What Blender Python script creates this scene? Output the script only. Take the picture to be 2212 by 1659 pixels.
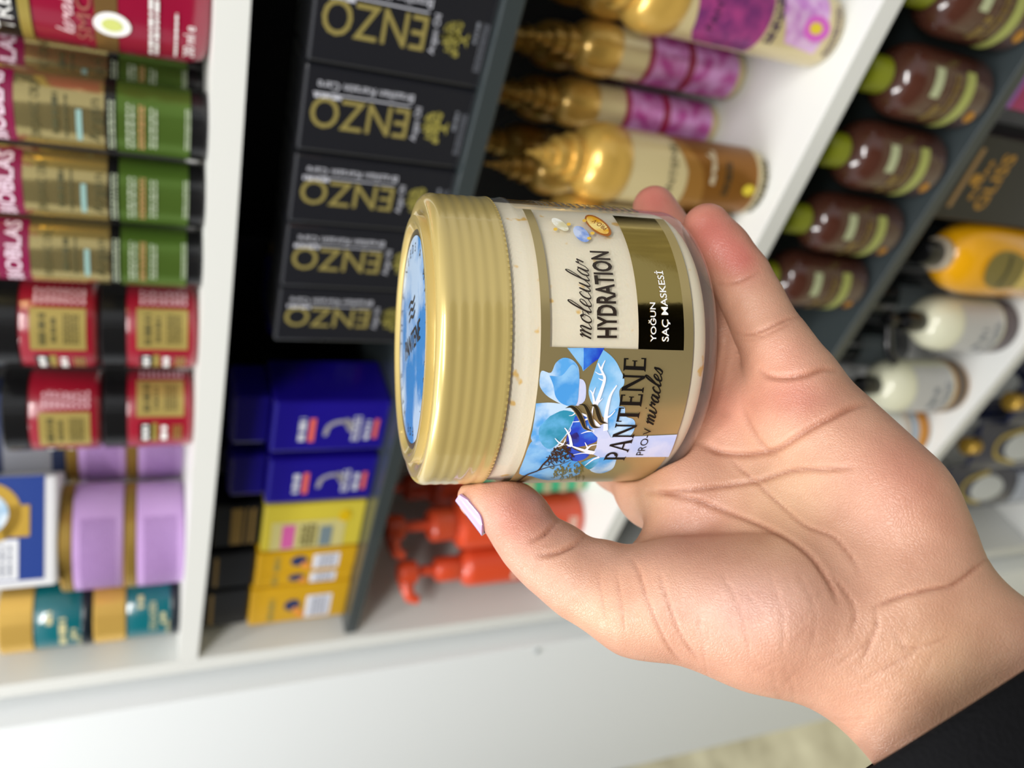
import bpy, bmesh, math, random
import numpy as np
from mathutils import Matrix, Vector
for o in list(bpy.data.objects): bpy.data.objects.remove(o)
SC = bpy.context.scene
COL = SC.collection
random.seed(7)
# ------------------------------------------------------------------ camera (hand-held, turned on its side)
PITCH, YAW = math.radians(24.8), math.radians(40.2)
CAM = np.array([0.759, -0.470, 1.450])
FW = np.array([-math.sin(YAW) * math.cos(PITCH), math.cos(YAW) * math.cos(PITCH), -math.sin(PITCH)])
RT = np.array([math.cos(YAW), math.sin(YAW), 0.0])
UP = np.cross(RT, FW)
CM = np.stack([-UP, RT, -FW], 1)                       # camera axes as columns
cd = bpy.data.cameras.new('camera'); cam = bpy.data.objects.new('camera', cd); COL.objects.link(cam)
cd.sensor_fit = 'HORIZONTAL'; cd.sensor_width = 36.0; cd.lens = 36.0 * 1700.0 / 2212.0
m4 = np.eye(4); m4[:3, :3] = CM; m4[:3, 3] = CAM
cam.matrix_world = Matrix(m4.tolist())
cd.clip_start = 0.01; cd.clip_end = 60
cd.dof.use_dof = True; cd.dof.focus_distance = 0.196; cd.dof.aperture_fstop = 10.0
SC.camera = cam
# ------------------------------------------------------------------ light: even shop light from rows of ceiling lamps
w = bpy.data.worlds.new('world'); SC.world = w; w.use_nodes = True
bg = w.node_tree.nodes['Background']; bg.inputs[0].default_value = (0.93, 0.96, 1.0, 1); bg.inputs[1].default_value = 0.5
def area(name, loc, sx, sy, power, aim=None, col=(1, .985, .965)):
    l = bpy.data.lights.new(name, 'AREA'); l.shape = 'RECTANGLE'; l.size = sx; l.size_y = sy; l.energy = power; l.color = col
    o = bpy.data.objects.new(name, l); COL.objects.link(o); o.location = loc
    if aim: o.rotation_euler = (Vector(aim) - Vector(loc)).to_track_quat('-Z', 'Y').to_euler()
    return o
area('ceiling_lamp', (1.35, -1.30, 2.70), 1.2, .14, 32, (.5, 0, 1.1))
area('ceiling_lamp', (-0.45, -0.80, 2.75), 1.2, .14, 26, (.4, 0, 1.1))
area('ceiling_lamp', (0.60, -0.55, 2.80), 1.6, .14, 14)
SC.view_settings.view_transform = 'Standard'; SC.view_settings.look = 'None'
SC.view_settings.gamma = 1.0; SC.view_settings.use_curve_mapping = False
SC.view_settings.exposure = -0.05

# ------------------------------------------------------------------ helpers
def at(x, y, Y):
    r = FW * 1700.0 - UP * (x - 1106.0) + RT * (829.5 - y); return CAM + r * ((Y - CAM[1]) / r[1])
def srgb(c):
    return tuple((v / 12.92 if v <= .04045 else ((v + .055) / 1.055) ** 2.4) for v in c)
def hexc(h):
    h = h.lstrip('#'); return srgb([int(h[i:i + 2], 16) / 255 for i in (0, 2, 4)])
MATS = {}
def mat(name, col, rough=.45, metal=0., coat=0., sss=0., trans=0., alpha=1., spec=.5, bump=None, vary=None, coat_rough=.05):
    if name in MATS: return MATS[name]
    if isinstance(col, str): col = hexc(col)
    m = bpy.data.materials.new(name); m.use_nodes = True; nt = m.node_tree; b = nt.nodes['Principled BSDF']
    b.inputs['Base Color'].default_value = (*col, 1); b.inputs['Roughness'].default_value = rough; b.inputs['Metallic'].default_value = metal
    b.inputs['Coat Weight'].default_value = coat; b.inputs['Coat Roughness'].default_value = coat_rough
    b.inputs['Specular IOR Level'].default_value = spec
    if sss: b.inputs['Subsurface Weight'].default_value = sss; b.inputs['Subsurface Radius'].default_value = (.004, .0025, .0015)
    if trans: b.inputs['Transmission Weight'].default_value = trans
    if alpha < 1: b.inputs['Alpha'].default_value = alpha
    tc = None
    if bump or vary:
        tc = nt.nodes.new('ShaderNodeTexCoord')
    if vary:                                          # (scale, second colour, contrast)
        n = nt.nodes.new('ShaderNodeTexNoise'); n.inputs['Scale'].default_value = vary[0]; n.inputs['Detail'].default_value = 5
        r = nt.nodes.new('ShaderNodeValToRGB'); c2 = hexc(vary[1]) if isinstance(vary[1], str) else vary[1]
        r.color_ramp.elements[0].position = .5 - vary[2]; r.color_ramp.elements[1].position = .5 + vary[2]
        r.color_ramp.elements[0].color = (*col, 1); r.color_ramp.elements[1].color = (*c2, 1)
        nt.links.new(tc.outputs['Object'], n.inputs['Vector']); nt.links.new(n.outputs[0], r.inputs[0]); nt.links.new(r.outputs[0], b.inputs['Base Color'])
    if bump:                                          # (scale, strength, distance)
        n = nt.nodes.new('ShaderNodeTexNoise'); n.inputs['Scale'].default_value = bump[0]; n.inputs['Detail'].default_value = 3
        u = nt.nodes.new('ShaderNodeBump'); u.inputs['Strength'].default_value = bump[1]; u.inputs['Distance'].default_value = bump[2]
        nt.links.new(tc.outputs['Object'], n.inputs['Vector']); nt.links.new(n.outputs[0], u.inputs['Height']); nt.links.new(u.outputs[0], b.inputs['Normal'])
    MATS[name] = m; return m
def obj(name, V, Fc, material, parent=None, smooth=False, uvs=None):
    me = bpy.data.meshes.new(name); me.from_pydata([tuple(map(float, v)) for v in V], [], [tuple(map(int, f)) for f in Fc]); me.update()
    if smooth is True:
        me.polygons.foreach_set('use_smooth', [True] * len(me.polygons))
    elif smooth:
        me.polygons.foreach_set('use_smooth', [True] * len(me.polygons)); me.set_sharp_from_angle(angle=math.radians(smooth))
    o = bpy.data.objects.new(name, me); COL.objects.link(o)
    if material: me.materials.append(material)
    if parent: o.parent = parent
    if 'lettering' in name or 'print' in name or name in ('veins', 'twig', 'serrated_edge'): o['kind'] = 'stuff'      # too small to pick apart
    return o
def thing(name, label, cat, loc=(0, 0, 0), rz=0., group=None):
    o = bpy.data.objects.new(name, None); COL.objects.link(o); o.empty_display_size = .02
    o.location = loc; o.rotation_euler = (0, 0, rz); tag(o, label, cat, group); return o
def tag(o, label=None, cat=None, group=None, kind=None):
    if label: o['label'] = label
    if cat: o['category'] = cat
    if group: o['group'] = group
    if kind: o['kind'] = kind
    return o
def dup(root, loc=None, rz=None, label=None, group=None):
    def cp(o, par):
        c = o.copy(); COL.objects.link(c); c.parent = par
        for ch in o.children: cp(ch, c)
        return c
    r = cp(root, None)
    if loc is not None: r.location = loc
    if rz is not None: r.rotation_euler = (0, 0, rz)
    if label: r['label'] = label
    if group: r['group'] = group
    return r
def g_box(x0, x1, y0, y1, z0, z1, bev=0., seg=2):
    bm = bmesh.new(); bmesh.ops.create_cube(bm, size=1)
    for v in bm.verts: v.co = ((x0 + x1) / 2 + v.co.x * (x1 - x0), (y0 + y1) / 2 + v.co.y * (y1 - y0), (z0 + z1) / 2 + v.co.z * (z1 - z0))
    if bev: bmesh.ops.bevel(bm, geom=bm.edges[:], offset=bev, segments=seg, affect='EDGES', profile=.5)
    bm.verts.index_update()
    V = [v.co[:] for v in bm.verts]; Fc = [[v.index for v in f.verts] for f in bm.faces]; bm.free(); return V, Fc
def g_lathe(prof, n=48, sx=1., sy=1., power=2.):
    """surface of revolution from (radius, z) pairs; sx, sy, power make it oval or squarish"""
    V, Fc = [], []
    for r, z in prof:
        for i in range(n):
            a = 2 * math.pi * i / n; c, s = math.cos(a), math.sin(a)
            if power != 2.:
                k = (abs(c) ** power + abs(s) ** power) ** (-1 / power); c, s = c * k, s * k
            V.append((r * c * sx, r * s * sy, z))
    for j in range(len(prof) - 1):
        for i in range(n):
            a, b = j * n + i, j * n + (i + 1) % n; Fc.append((a, b, b + n, a + n))
    Fc.append(tuple(range(n))[::-1]); Fc.append(tuple(range((len(prof) - 1) * n, len(prof) * n)))
    return V, Fc
def join(*gs):
    V, Fc = [], []
    for v, f in gs:
        k = len(V); V += list(v); Fc += [[i + k for i in q] for q in f]
    return V, Fc
def g_xf(g, M):
    M = Matrix(M); return [tuple(M @ Vector(v)) for v in g[0]], g[1]
def g_tube(pts, r, n=10, cap=True):
    """tube along points; r a number or a list"""
    P = [Vector(p) for p in pts]; rr = r if isinstance(r, (list, tuple)) else [r] * len(P)
    V, Fc = [], []; up = None
    for i, p in enumerate(P):
        t = (P[min(i + 1, len(P) - 1)] - P[max(i - 1, 0)]).normalized()
        if up is None: up = Vector((0, 0, 1)) if abs(t.z) < .9 else Vector((1, 0, 0))
        a = t.cross(up).normalized(); b = a.cross(t).normalized(); up = b
        for k in range(n):
            q = 2 * math.pi * k / n; V.append(tuple(p + (a * math.cos(q) + b * math.sin(q)) * rr[i]))
    for i in range(len(P) - 1):
        for k in range(n):
            a, b = i * n + k, i * n + (k + 1) % n; Fc.append((a, b, b + n, a + n))
    if cap: Fc.append(tuple(range(n))[::-1]); Fc.append(tuple(range((len(P) - 1) * n, len(P) * n)))
    return V, Fc
# lettering: outlines of the built-in letters as flat meshes, then bent onto a surface
_TX = {}
def g_text(body, bold=0., spacing=1.):
    key = (body, bold, spacing)
    if key in _TX: return _TX[key]
    c = bpy.data.curves.new('t', 'FONT'); c.body = body; c.size = 1.0; c.offset = bold; c.space_character = spacing; c.resolution_u = 3
    o = bpy.data.objects.new('t', c); COL.objects.link(o)
    dg = bpy.context.evaluated_depsgraph_get(); dg.update()
    me = o.evaluated_get(dg).to_mesh()
    V = np.array([v.co[:] for v in me.vertices]); Fc = [list(p.vertices) for p in me.polygons]
    o.evaluated_get(dg).to_mesh_clear(); bpy.data.objects.remove(o); bpy.data.curves.remove(c)
    _TX[key] = (V, Fc); return V, Fc
def fit_text(g, w=None, h=None, cap=.729):
    """scale letters to a cap height h and total width w, starting at 0,0"""
    V, Fc = g; V = np.array(V, float); x0, x1 = V[:, 0].min(), V[:, 0].max()
    s = (h / cap) if h else w / (x1 - x0)
    V = V * np.array([(w / (x1 - x0)) if w else s, s, 1]); V[:, 0] -= V[:, 0].min(); return V, Fc
def spline(pts, n=6):
    P = [np.array(p, float) for p in pts]; P = [2 * P[0] - P[1]] + P + [2 * P[-1] - P[-2]]; out = []
    for i in range(1, len(P) - 2):
        for k in range(n):
            t = k / n
            out.append(.5 * (2 * P[i] + (P[i + 1] - P[i - 1]) * t + (2 * P[i - 1] - 5 * P[i] + 4 * P[i + 1] - P[i + 2]) * t * t + (3 * P[i] - P[i - 1] - 3 * P[i + 1] + P[i + 2]) * t ** 3))
    out.append(P[-2]); return np.array(out)
def g_ribbon(pts, wd):
    """flat brush stroke in the plane; wd a number or one width per point"""
    P = np.array(pts, float)[:, :2]; T = np.gradient(P, axis=0); T /= np.linalg.norm(T, axis=1)[:, None] + 1e-12
    N = np.stack([-T[:, 1], T[:, 0]], 1); W = np.array(wd, float) if np.ndim(wd) else np.full(len(P), wd)
    A, B = P + N * W[:, None] / 2, P - N * W[:, None] / 2; n = len(P)
    V = [(a[0], a[1], 0) for a in A] + [(b[0], b[1], 0) for b in B]
    return V, [(i, n + i, n + i + 1, i + 1) for i in range(n - 1)]
SCRIPT = {  # joined handwriting, x height 1
 'm': (1.15, [[(0, .75), (.12, 1), (.17, .7), (.12, 0), (.2, .6), (.38, 1), (.48, .8), (.44, 0), (.52, .6), (.7, 1), (.82, .8), (.8, .15), (.92, 0), (1.15, .25)]]),
 'o': (.8, [[(.45, 1), (.15, .8), (.08, .3), (.3, 0), (.55, .2), (.58, .75), (.4, 1), (.5, .75), (.85, .8)]]),
 'l': (.5, [[(-.05, .2), (.25, .9), (.5, 1.8), (.42, 2.1), (.25, 1.6), (.12, .5), (.2, .02), (.5, .25)]]),
 'e': (.6, [[(0, .25), (.35, .55), (.42, .9), (.25, 1), (.06, .6), (.1, .1), (.3, 0), (.6, .25)]]),
 'c': (.6, [[(.45, .8), (.32, 1), (.1, .7), (.08, .2), (.28, 0), (.6, .25)]]),
 'u': (.85, [[(-.02, .3), (.1, 1), (.08, .3), (.2, 0), (.42, .3), (.52, 1), (.5, .2), (.62, 0), (.85, .25)]]),
 'a': (.85, [[(.5, .85), (.3, 1), (.06, .6), (.12, .05), (.35, .15), (.54, 1), (.5, .2), (.62, 0), (.85, .25)]]),
 'r': (.6, [[(0, .25), (.15, 1.05), (.2, .8), (.45, .95), (.42, .7), (.36, .35)]]),
 'i': (.45, [[(-.02, .3), (.1, 1), (.08, .2), (.2, 0), (.45, .25)], [(.16, 1.4), (.19, 1.5)]]),
 's': (.6, [[(0, .15), (.3, 1), (.36, .8), (.42, .4), (.3, 0), (.02, .1)]]),
 'k': (.6, [[(.1, 0), (.15, 2), (.1, .4), (.4, 1), (.15, .5), (.35, .05), (.6, .1)]]), 't': (.5, [[(0, .2), (.2, 1.7), (.12, .2), (.25, 0), (.5, .2)], [(0, 1.2), (.4, 1.25)]]),
 'n': (.8, [[(0, .8), (.1, 1), (.12, 0), (.2, .6), (.4, 1), (.5, .7), (.48, .1), (.6, 0), (.8, .25)]]),
}
def g_script(word, width, xh, wd, slant=.25):
    gs, x = [], 0.
    for ch in word:
        adv, st = SCRIPT[ch]
        for s in st:
            gs.append(np.array([(x + px + slant * py, py) for px, py in s]))
        x += adv
    allp = np.concatenate(gs); x0, x1 = allp[:, 0].min(), allp[:, 0].max()
    out = []
    for s in gs:
        q = s.copy(); q[:, 0] = (q[:, 0] - x0) / (x1 - x0) * width; q[:, 1] *= xh
        q = spline(q, 6); T = np.gradient(q, axis=0); down = np.clip(-T[:, 1] / (np.linalg.norm(T, axis=1) + 1e-12), 0, 1)
        out.append(g_ribbon(q, wd * (.65 + .6 * down)))
    return join(*out)
def subdiv_flat(V, Fc, step):
    """cut flat print finely enough along x to follow a bend"""
    bm = bmesh.new(); vs = [bm.verts.new((v[0], v[1], 0)) for v in V]
    for f in Fc:
        try: bm.faces.new([vs[i] for i in f])
        except ValueError: pass
    bmesh.ops.triangulate(bm, faces=bm.faces[:])
    for _ in range(8):
        es = [e for e in bm.edges if abs(e.verts[0].co.x - e.verts[1].co.x) > step]
        if not es: break
        bmesh.ops.subdivide_edges(bm, edges=es, cuts=1); bmesh.ops.triangulate(bm, faces=bm.faces[:])
    bm.verts.index_update(); out = np.array([v.co[:] for v in bm.verts]), [[v.index for v in f.verts] for f in bm.faces]; bm.free(); return out
def wrap(g, R, sx=1., sy=1., power=2., mid=0., step=None):
    """bend flat print (x along, y up) round a body of radius R that faces -Y; mid = turn of x=0"""
    V, Fc = subdiv_flat(g[0], g[1], step or R * .12); out = []
    for x, y, _ in V:
        a = -math.pi / 2 + mid + x / R; c, s = math.cos(a), math.sin(a)
        if power != 2.: k = (abs(c) ** power + abs(s) ** power) ** (-1 / power); c, s = c * k, s * k
        out.append((R * c * sx, R * s * sy, y))
    Fo = []
    for f in Fc:
        a, b, c = [Vector(out[i]) for i in f[:3]]
        nrm = (b - a).cross(c - a); Fo.append(f if nrm.x * a.x + nrm.y * a.y > 0 else f[::-1])
    return out, Fo
def flat(g, y):
    """stand flat print (x along, y up) on a face at depth y that faces -Y"""
    return [(v[0], y, v[1]) for v in g[0]], g[1]
def g_rect(x0, x1, y0, y1): return [(x0, y0, 0), (x1, y0, 0), (x1, y1, 0), (x0, y1, 0)], [(0, 1, 2, 3)]
def g_ell(cx, cy, a, b, rot=0., n=24):
    V = [(cx + a * math.cos(t) * math.cos(rot) - b * math.sin(t) * math.sin(rot), cy + a * math.cos(t) * math.sin(rot) + b * math.sin(t) * math.cos(rot), 0) for t in [2 * math.pi * i / n for i in range(n)]]
    return V, [tuple(range(n))]
def g_move(g, dx=0, dy=0): return [(v[0] + dx, v[1] + dy, 0) for v in g[0]], g[1]
def g_rot2(g, ang):
    c, s = math.cos(ang), math.sin(ang); return [(v[0] * c - v[1] * s, v[0] * s + v[1] * c, 0) for v in g[0]], g[1]
def g_dashes(x0, x1, y0, y1, rows, rnd, fill=.6):
    """rows of tiny unreadable print"""
    gs = []; hgt = (y1 - y0) / rows
    for r in range(rows):
        x = x0
        while x < x1 - 1e-5:
            wd = min(rnd.uniform(.5, 2.2) * hgt, x1 - x); gs.append(g_rect(x, x + wd, y0 + r * hgt, y0 + r * hgt + hgt * fill)); x += wd + .35 * hgt
    return join(*gs)
# ------------------------------------------------------------------ the setting
M_WHITE = mat('white_melamine', '#dcddd9', .38, bump=(60, .05, .001))
M_WALL = mat('white_paint', '#e9edef', .5)
M_GREYBOARD = mat('dark_grey_board', '#32393b', .3, coat=.3)
M_BACK = mat('shade_dark_board', '#1a191a', .7)  # dark colour stands in for the shade deep inside the bays
M_FLOOR = mat('beige_stone_floor', '#a89f7d', .35, vary=(5.5, '#e0d9b4', .16))
V, Fc = g_box(-7, 4, -5, 5, -.05, 0); tag(obj('floor', V, Fc, M_FLOOR), 'beige mottled stone floor tiles of the shop', kind='structure')
pil = obj('wall_left', *g_box(-.477, -.0330, -.024, .32, 0, 2.7, .0015), M_WALL); tag(pil, 'plain white wall panel beside the shelving', kind='structure')
obj('screw_cap', *g_xf(g_lathe([(.0001, .0022), (.003, .0018), (.0042, 0), (.0042, -.001)], 20), Matrix.Translation((-.0437, -.0245, 1.0197)) @ Matrix.Rotation(math.radians(90), 4, 'X')), mat('screw_cap', '#9aa0a2', .4), pil, smooth=True)
tag(obj('added_dark_wall', *g_box(-3.2, 2.0, -2.75, -2.7, 0, 2.9), mat('dark_backdrop', '#2a2420', .8)), 'unseen dark wall behind the photographer, added to darken the foil reflections', kind='structure')  # unseen wall, added and sized to give the gold foil dark reflections
far = thing('display_cabinet', 'pale grey cabinet with black plinth at the far end of the floor', 'cabinet', (-2.6, .55, 0))
obj('cabinet_body', *g_box(-.8, .87, -.6, 1.2, .07, 1.3, .004), mat('pale_grey', '#bdb8b8', .5), far)
obj('plinth', *g_box(-.8, .885, -.615, 1.2, 0, .07), mat('black_plinth', '#1b1c1a', .5), far)
def sag(x): return .0065 * math.sin(math.pi * min(max(x, 0), .9) / .9)
def S1(x): return 1.4232 - sag(x)
S2, S3, S4, D1, D2 = .985, .529, .078, 1.2565, .809
tag(obj('side_panel', *g_box(-.021, -.0003, 0, .30, 0, 2.4, .0012), M_WHITE), 'white upright side panel of the shelving beside the wall', 'panel', kind='structure')
tag(obj('side_panel', *g_box(.9003, .921, 0, .30, 0, 2.4, .0012), M_WHITE), 'white upright side panel at the far end of the shelving', 'panel', kind='structure')
tag(obj('back_panel', *g_box(-.021, .921, .3005, .31, 0, 2.4), M_BACK), 'back panel behind the shelved goods, coloured dark for the shade in the bays', 'panel', kind='structure')
n = 24; V = []; Fc = []
for i in range(n + 1):
    x = .90 * i / n; z = S1(x)
    V += [(x, .0005, z - .018), (x, .299, z - .018), (x, .299, z), (x, .0005, z)]
for i in range(n):
    for k in range(4):
        a, b = i * 4 + k, i * 4 + (k + 1) % 4; Fc.append((a, a + 4, b + 4, b))
Fc += [(0, 1, 2, 3), (n * 4 + 3, n * 4 + 2, n * 4 + 1, n * 4)]
tag(obj('shelf_board', V, Fc, M_WHITE), 'white shelf board carrying the red and lilac jars, sagging slightly', 'shelf', kind='structure')
for z, l in ((S2, 'white shelf board carrying the gold and coral bottles'), (S3, 'white shelf board carrying the white pump bottles'), (S4, 'white bottom shelf board under the navy pouches'), (1.86, 'white shelf board above the picture')):
    tag(obj('shelf_board', *g_box(.0002, .8998, .0005, .2995, z - .019, z, .001), M_WHITE), l, 'shelf', kind='structure')
tag(obj('kick_board', *g_box(.0002, .8998, .02, .035, 0, S4 - .0192), M_WHITE), 'white kick board under the bottom shelf', 'panel', kind='structure')
for zt_, l in ((D1, 'thin dark grey shelf carrying the black keratin cartons'), (D2, 'thin dark grey shelf carrying the brown bottles')):
    unit = tag(obj('grey_shelf_board', *g_box(.001, .899, .006, .295, zt_ - .0135, zt_, .001), M_GREYBOARD), l, 'shelf', kind='structure'); z = zt_ - .0135
    V = [(.001, .03, z), (.001, .26, z), (.001, .26, z - .045), (.016, .03, z), (.016, .26, z), (.016, .26, z - .045)]
    obj('bracket', V, [(0, 2, 1), (3, 4, 5), (0, 1, 4, 3), (1, 2, 5, 4), (2, 0, 3, 5)], mat('dark_bracket', '#2a1c1c', .5), unit)
# ------------------------------------------------------------------ the hand: one continuous surface grown from tapered limbs
FPX = 1700.0
def cpt(x, y, d):
    """point at photo pixel x,y and distance d in front of the camera, in camera axes"""
    return np.array([(x - 1106.0) / FPX * d, -(y - 829.5) / FPX * d, -d])
JAR_C = np.array([0.0280697, 0.01145782, -0.23391419])
JAR_A = np.array([0.96642521, -0.01422716, -0.25655391])     # lid -> base
JAR_A = JAR_A / np.linalg.norm(JAR_A)
JAR_R, JAR_TOP, JAR_BASE = 0.040, -0.0590, 0.0165

def smin(a, b, k):
    h = np.maximum(k - np.abs(a - b), 0.0) / k
    return np.minimum(a, b) - h * h * k * 0.25
def smax(a, b, k):
    return -smin(-a, -b, k)
def cone(P, a, b):
    """round cone between (x,y,depth,radius_px) joints; linear radius along the axis"""
    A, B = cpt(*a[:3]), cpt(*b[:3]); ra, rb = a[3] * a[2] / FPX, b[3] * b[2] / FPX
    ab = B - A; t = np.clip((P - A) @ ab / (ab @ ab), 0, 1)
    return np.linalg.norm(P - A - t[:, None] * ab, axis=1) - (ra + (rb - ra) * t)
def chain(P, js, k):
    s = cone(P, js[0], js[1])
    for i in range(1, len(js) - 1): s = smin(s, cone(P, js[i], js[i + 1]), k)
    return s
THUMB = [(1027, 1076, .2185, 36), (1052, 1074, .2180, 45), (1087, 1087, .217, 54), (1117, 1124, .2155, 57), (1150, 1172, .213, 64), (1197, 1215, .2105, 68),
         (1260, 1255, .2075, 79), (1372, 1305, .203, 97)]
LITTLE = [(1527, 492, .2265, 52), (1560, 545, .224, 57), (1600, 600, .221, 58), (1628, 655, .2175, 60), (1655, 712, .2145, 63), (1685, 758, .211, 68), (1720, 805, .208, 76)]
RING = [(1413, 448, .2605, 46), (1480, 560, .246, 56), (1560, 720, .234, 70), (1625, 870, .223, 88)]
MIDDLE = [(1225, 690, .290, 52), (1330, 735, .292, 58), (1480, 850, .250, 74), (1580, 965, .223, 90)]
INDEX = [(1150, 790, .292, 54), (1230, 860, .295, 60), (1345, 985, .272, 72), (1425, 1050, .238, 88), (1500, 1062, .219, 96)]
CARP = (1930, 1330, .188, 110)
def hand_sdf(P):
    palm = cone(P, (1690, 870, .217, 94), (1975, 1190, .190, 104))                 # hypothenar side
    palm = smin(palm, cone(P, (1745, 905, .207, 98), (1925, 1075, .193, 110)), .016)
    palm = smin(palm, cone(P, (1625, 925, .225, 88), CARP), .012)
    palm = smin(palm, cone(P, (1560, 1010, .225, 88), CARP), .012)
    palm = smin(palm, cone(P, (1490, 1075, .222, 84), (1880, 1350, .190, 105)), .012)
    palm = smin(palm, cone(P, (1372, 1302, .203, 98), (1655, 1355, .191, 110)), .010)   # thenar
    palm = smin(palm, cone(P, (1470, 1270, .196, 96), (1690, 1300, .187, 110)), .014)
    palm = smin(palm, cone(P, (1655, 1355, .191, 110), (1850, 1420, .187, 90)), .012)
    arm = cone(P, (1850, 1420, .187, 92), (2165, 1785, .172, 165))
    arm = smin(arm, cone(P, (2020, 1290, .187, 82), (2390, 1560, .172, 165)), .012)
    arm = smin(arm, cone(P, (1940, 1350, .190, 110), (2280, 1680, .174, 150)), .012)
    s = smin(palm, arm, .014)
    s = smin(s, cone(P, (1405, 1192, .2150, 34), (1490, 1095, .2190, 60)), .009)         # web of the thumb
    fing = np.minimum(np.minimum(chain(P, LITTLE, .004), chain(P, RING, .004)), np.minimum(chain(P, MIDDLE, .004), chain(P, INDEX, .006)))
    s = smin(s, fing, .006)
    s = smin(s, chain(P, THUMB, .005), .007)
    for b in ((1140, 1106, .2155, 36), (1222, 1176, .2105, 36), (1300, 1214, .2065, 40)):       # folds on the inside of the thumb
        s = smin(s, cone(P, b, (b[0] - 30, b[1] + 40, b[2], b[3])), .004)
    # the flesh gives way where it presses on the jar
    q = P - JAR_C; h = q @ JAR_A; rad = np.linalg.norm(q - h[:, None] * JAR_A, axis=1)
    f = .006
    dx, dy = rad - (JAR_R - f), np.maximum(h - (JAR_BASE - f), (JAR_TOP + f) - h)
    jar = np.sqrt(np.maximum(dx, 0) ** 2 + np.maximum(dy, 0) ** 2) + np.minimum(np.maximum(dx, dy), 0) - f
    return smax(s, -(jar - .00015), .0012)

def grow(sdf, lo, hi, vox):
    """mesh of the zero level of sdf"""
    lo, hi = np.array(lo), np.array(hi)
    n = np.ceil((hi - lo) / vox).astype(int) // 4 * 4 + 5
    nc = (n - 1) // 4 + 1
    g = np.stack(np.meshgrid(*[lo[i] + np.arange(nc[i]) * vox * 4 for i in range(3)], indexing='ij'), -1)
    c = sdf(g.reshape(-1, 3)).reshape(nc)
    up4 = c
    for ax in range(3):
        k = np.arange(n[ax]) / 4.0; i0 = np.minimum(k.astype(int), nc[ax] - 2); t = k - i0
        sh = [1, 1, 1]; sh[ax] = -1; t = t.reshape(sh)
        up4 = np.take(up4, i0, ax) * (1 - t) + np.take(up4, i0 + 1, ax) * t
    S = up4.copy(); m = np.abs(up4) < vox * 5
    I = np.argwhere(m)
    S[m] = sdf(lo + I * vox)
    # surface nets
    ins = S < 0
    cnt = np.zeros(tuple(np.array(S.shape) - 1), int)
    for dx in (0, 1):
        for dy in (0, 1):
            for dz in (0, 1):
                cnt += ins[dx:S.shape[0] - 1 + dx, dy:S.shape[1] - 1 + dy, dz:S.shape[2] - 1 + dz]
    cells = np.argwhere((cnt > 0) & (cnt < 8))
    idx = -np.ones(cnt.shape, int); idx[tuple(cells.T)] = np.arange(len(cells))
    acc = np.zeros((len(cells), 3)); num = np.zeros(len(cells))
    cor = [np.array(v) for v in ((0,0,0),(1,0,0),(0,1,0),(1,1,0),(0,0,1),(1,0,1),(0,1,1),(1,1,1))]
    for a in range(8):
        for b in range(a + 1, 8):
            if np.abs(cor[a] - cor[b]).sum() != 1: continue
            va, vb = S[tuple((cells + cor[a]).T)], S[tuple((cells + cor[b]).T)]
            x = (va < 0) != (vb < 0); t = np.where(x, va / np.where(x, va - vb, 1), 0)
            acc += np.where(x[:, None], cor[a] + t[:, None] * (cor[b] - cor[a]), 0); num += x
    V = lo + (cells + acc / num[:, None]) * vox
    Q = []
    for ax in range(3):
        u, w = (ax + 1) % 3, (ax + 2) % 3
        sl0 = [slice(None)] * 3; sl1 = [slice(None)] * 3
        sl0[ax] = slice(0, -1); sl1[ax] = slice(1, None)
        A, B = ins[tuple(sl0)], ins[tuple(sl1)]
        E = np.argwhere(A != B); E = E[(E[:, u] > 0) & (E[:, w] > 0) & (E[:, u] < S.shape[u] - 1) & (E[:, w] < S.shape[w] - 1)]
        f = A[tuple(E.T)]
        eu = np.eye(3, dtype=int)[u]; ew = np.eye(3, dtype=int)[w]
        q = np.stack([idx[tuple((E - eu - ew).T)], idx[tuple((E - ew).T)], idx[tuple(E.T)], idx[tuple((E - eu).T)]], 1)
        q[~f] = q[~f][:, ::-1]; Q.append(q)
    Q = np.concatenate(Q)
    # a little smoothing
    for lam in (.5, -.52, .5, -.52, .5):
        s = np.zeros_like(V); d = np.zeros(len(V))
        for a, b in ((0, 1), (1, 2), (2, 3), (3, 0)):
            np.add.at(s, Q[:, a], V[Q[:, b]]); np.add.at(d, Q[:, a], 1)
            np.add.at(s, Q[:, b], V[Q[:, a]]); np.add.at(d, Q[:, b], 1)
        V = V + lam * (s / d[:, None] - V)
    return V, Q
# ------------------------------------------------------------------ the jar in the hand
zj = -(CM @ JAR_A); zj /= np.linalg.norm(zj)
base_w = CAM + CM @ (JAR_C + JAR_A * JAR_BASE)
xj = -FW - zj * (-FW @ zj); xj /= np.linalg.norm(xj); yj = np.cross(zj, xj)       # local -> the jar's front is +x here
JM = np.eye(4); JM[:3, 0] = -yj; JM[:3, 1] = -xj; JM[:3, 2] = zj; 
JM[:3, 0] = np.cross(JM[:3, 1], JM[:3, 2]); JM[:3, 3] = base_w                     # local -y faces the viewer, z runs up to the lid
JI = np.linalg.inv(JM)
def jl(x, y, R=JAR_R):
    """photo pixel -> (distance along the wrap, height) on the jar wall"""
    d = CM @ np.array([(x - 1106.) / 1700., -(y - 829.5) / 1700., -1.]); o = JI[:3, :3] @ CAM + JI[:3, 3]; d = JI[:3, :3] @ d
    a = d[0] ** 2 + d[1] ** 2; b = 2 * (o[0] * d[0] + o[1] * d[1]); c = o[0] ** 2 + o[1] ** 2 - R * R
    t = (-b - math.sqrt(max(b * b - 4 * a * c, 0))) / (2 * a); p = o + d * t
    return np.array([math.atan2(p[0], -p[1]) * R, p[2]])
def c2(x, y): return jl(1120 + x / 4.88, 420 + y / 4.88)
def c3(x, y): return jl(1100 + x / 4.809, 720 + y / 4.809)
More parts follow.
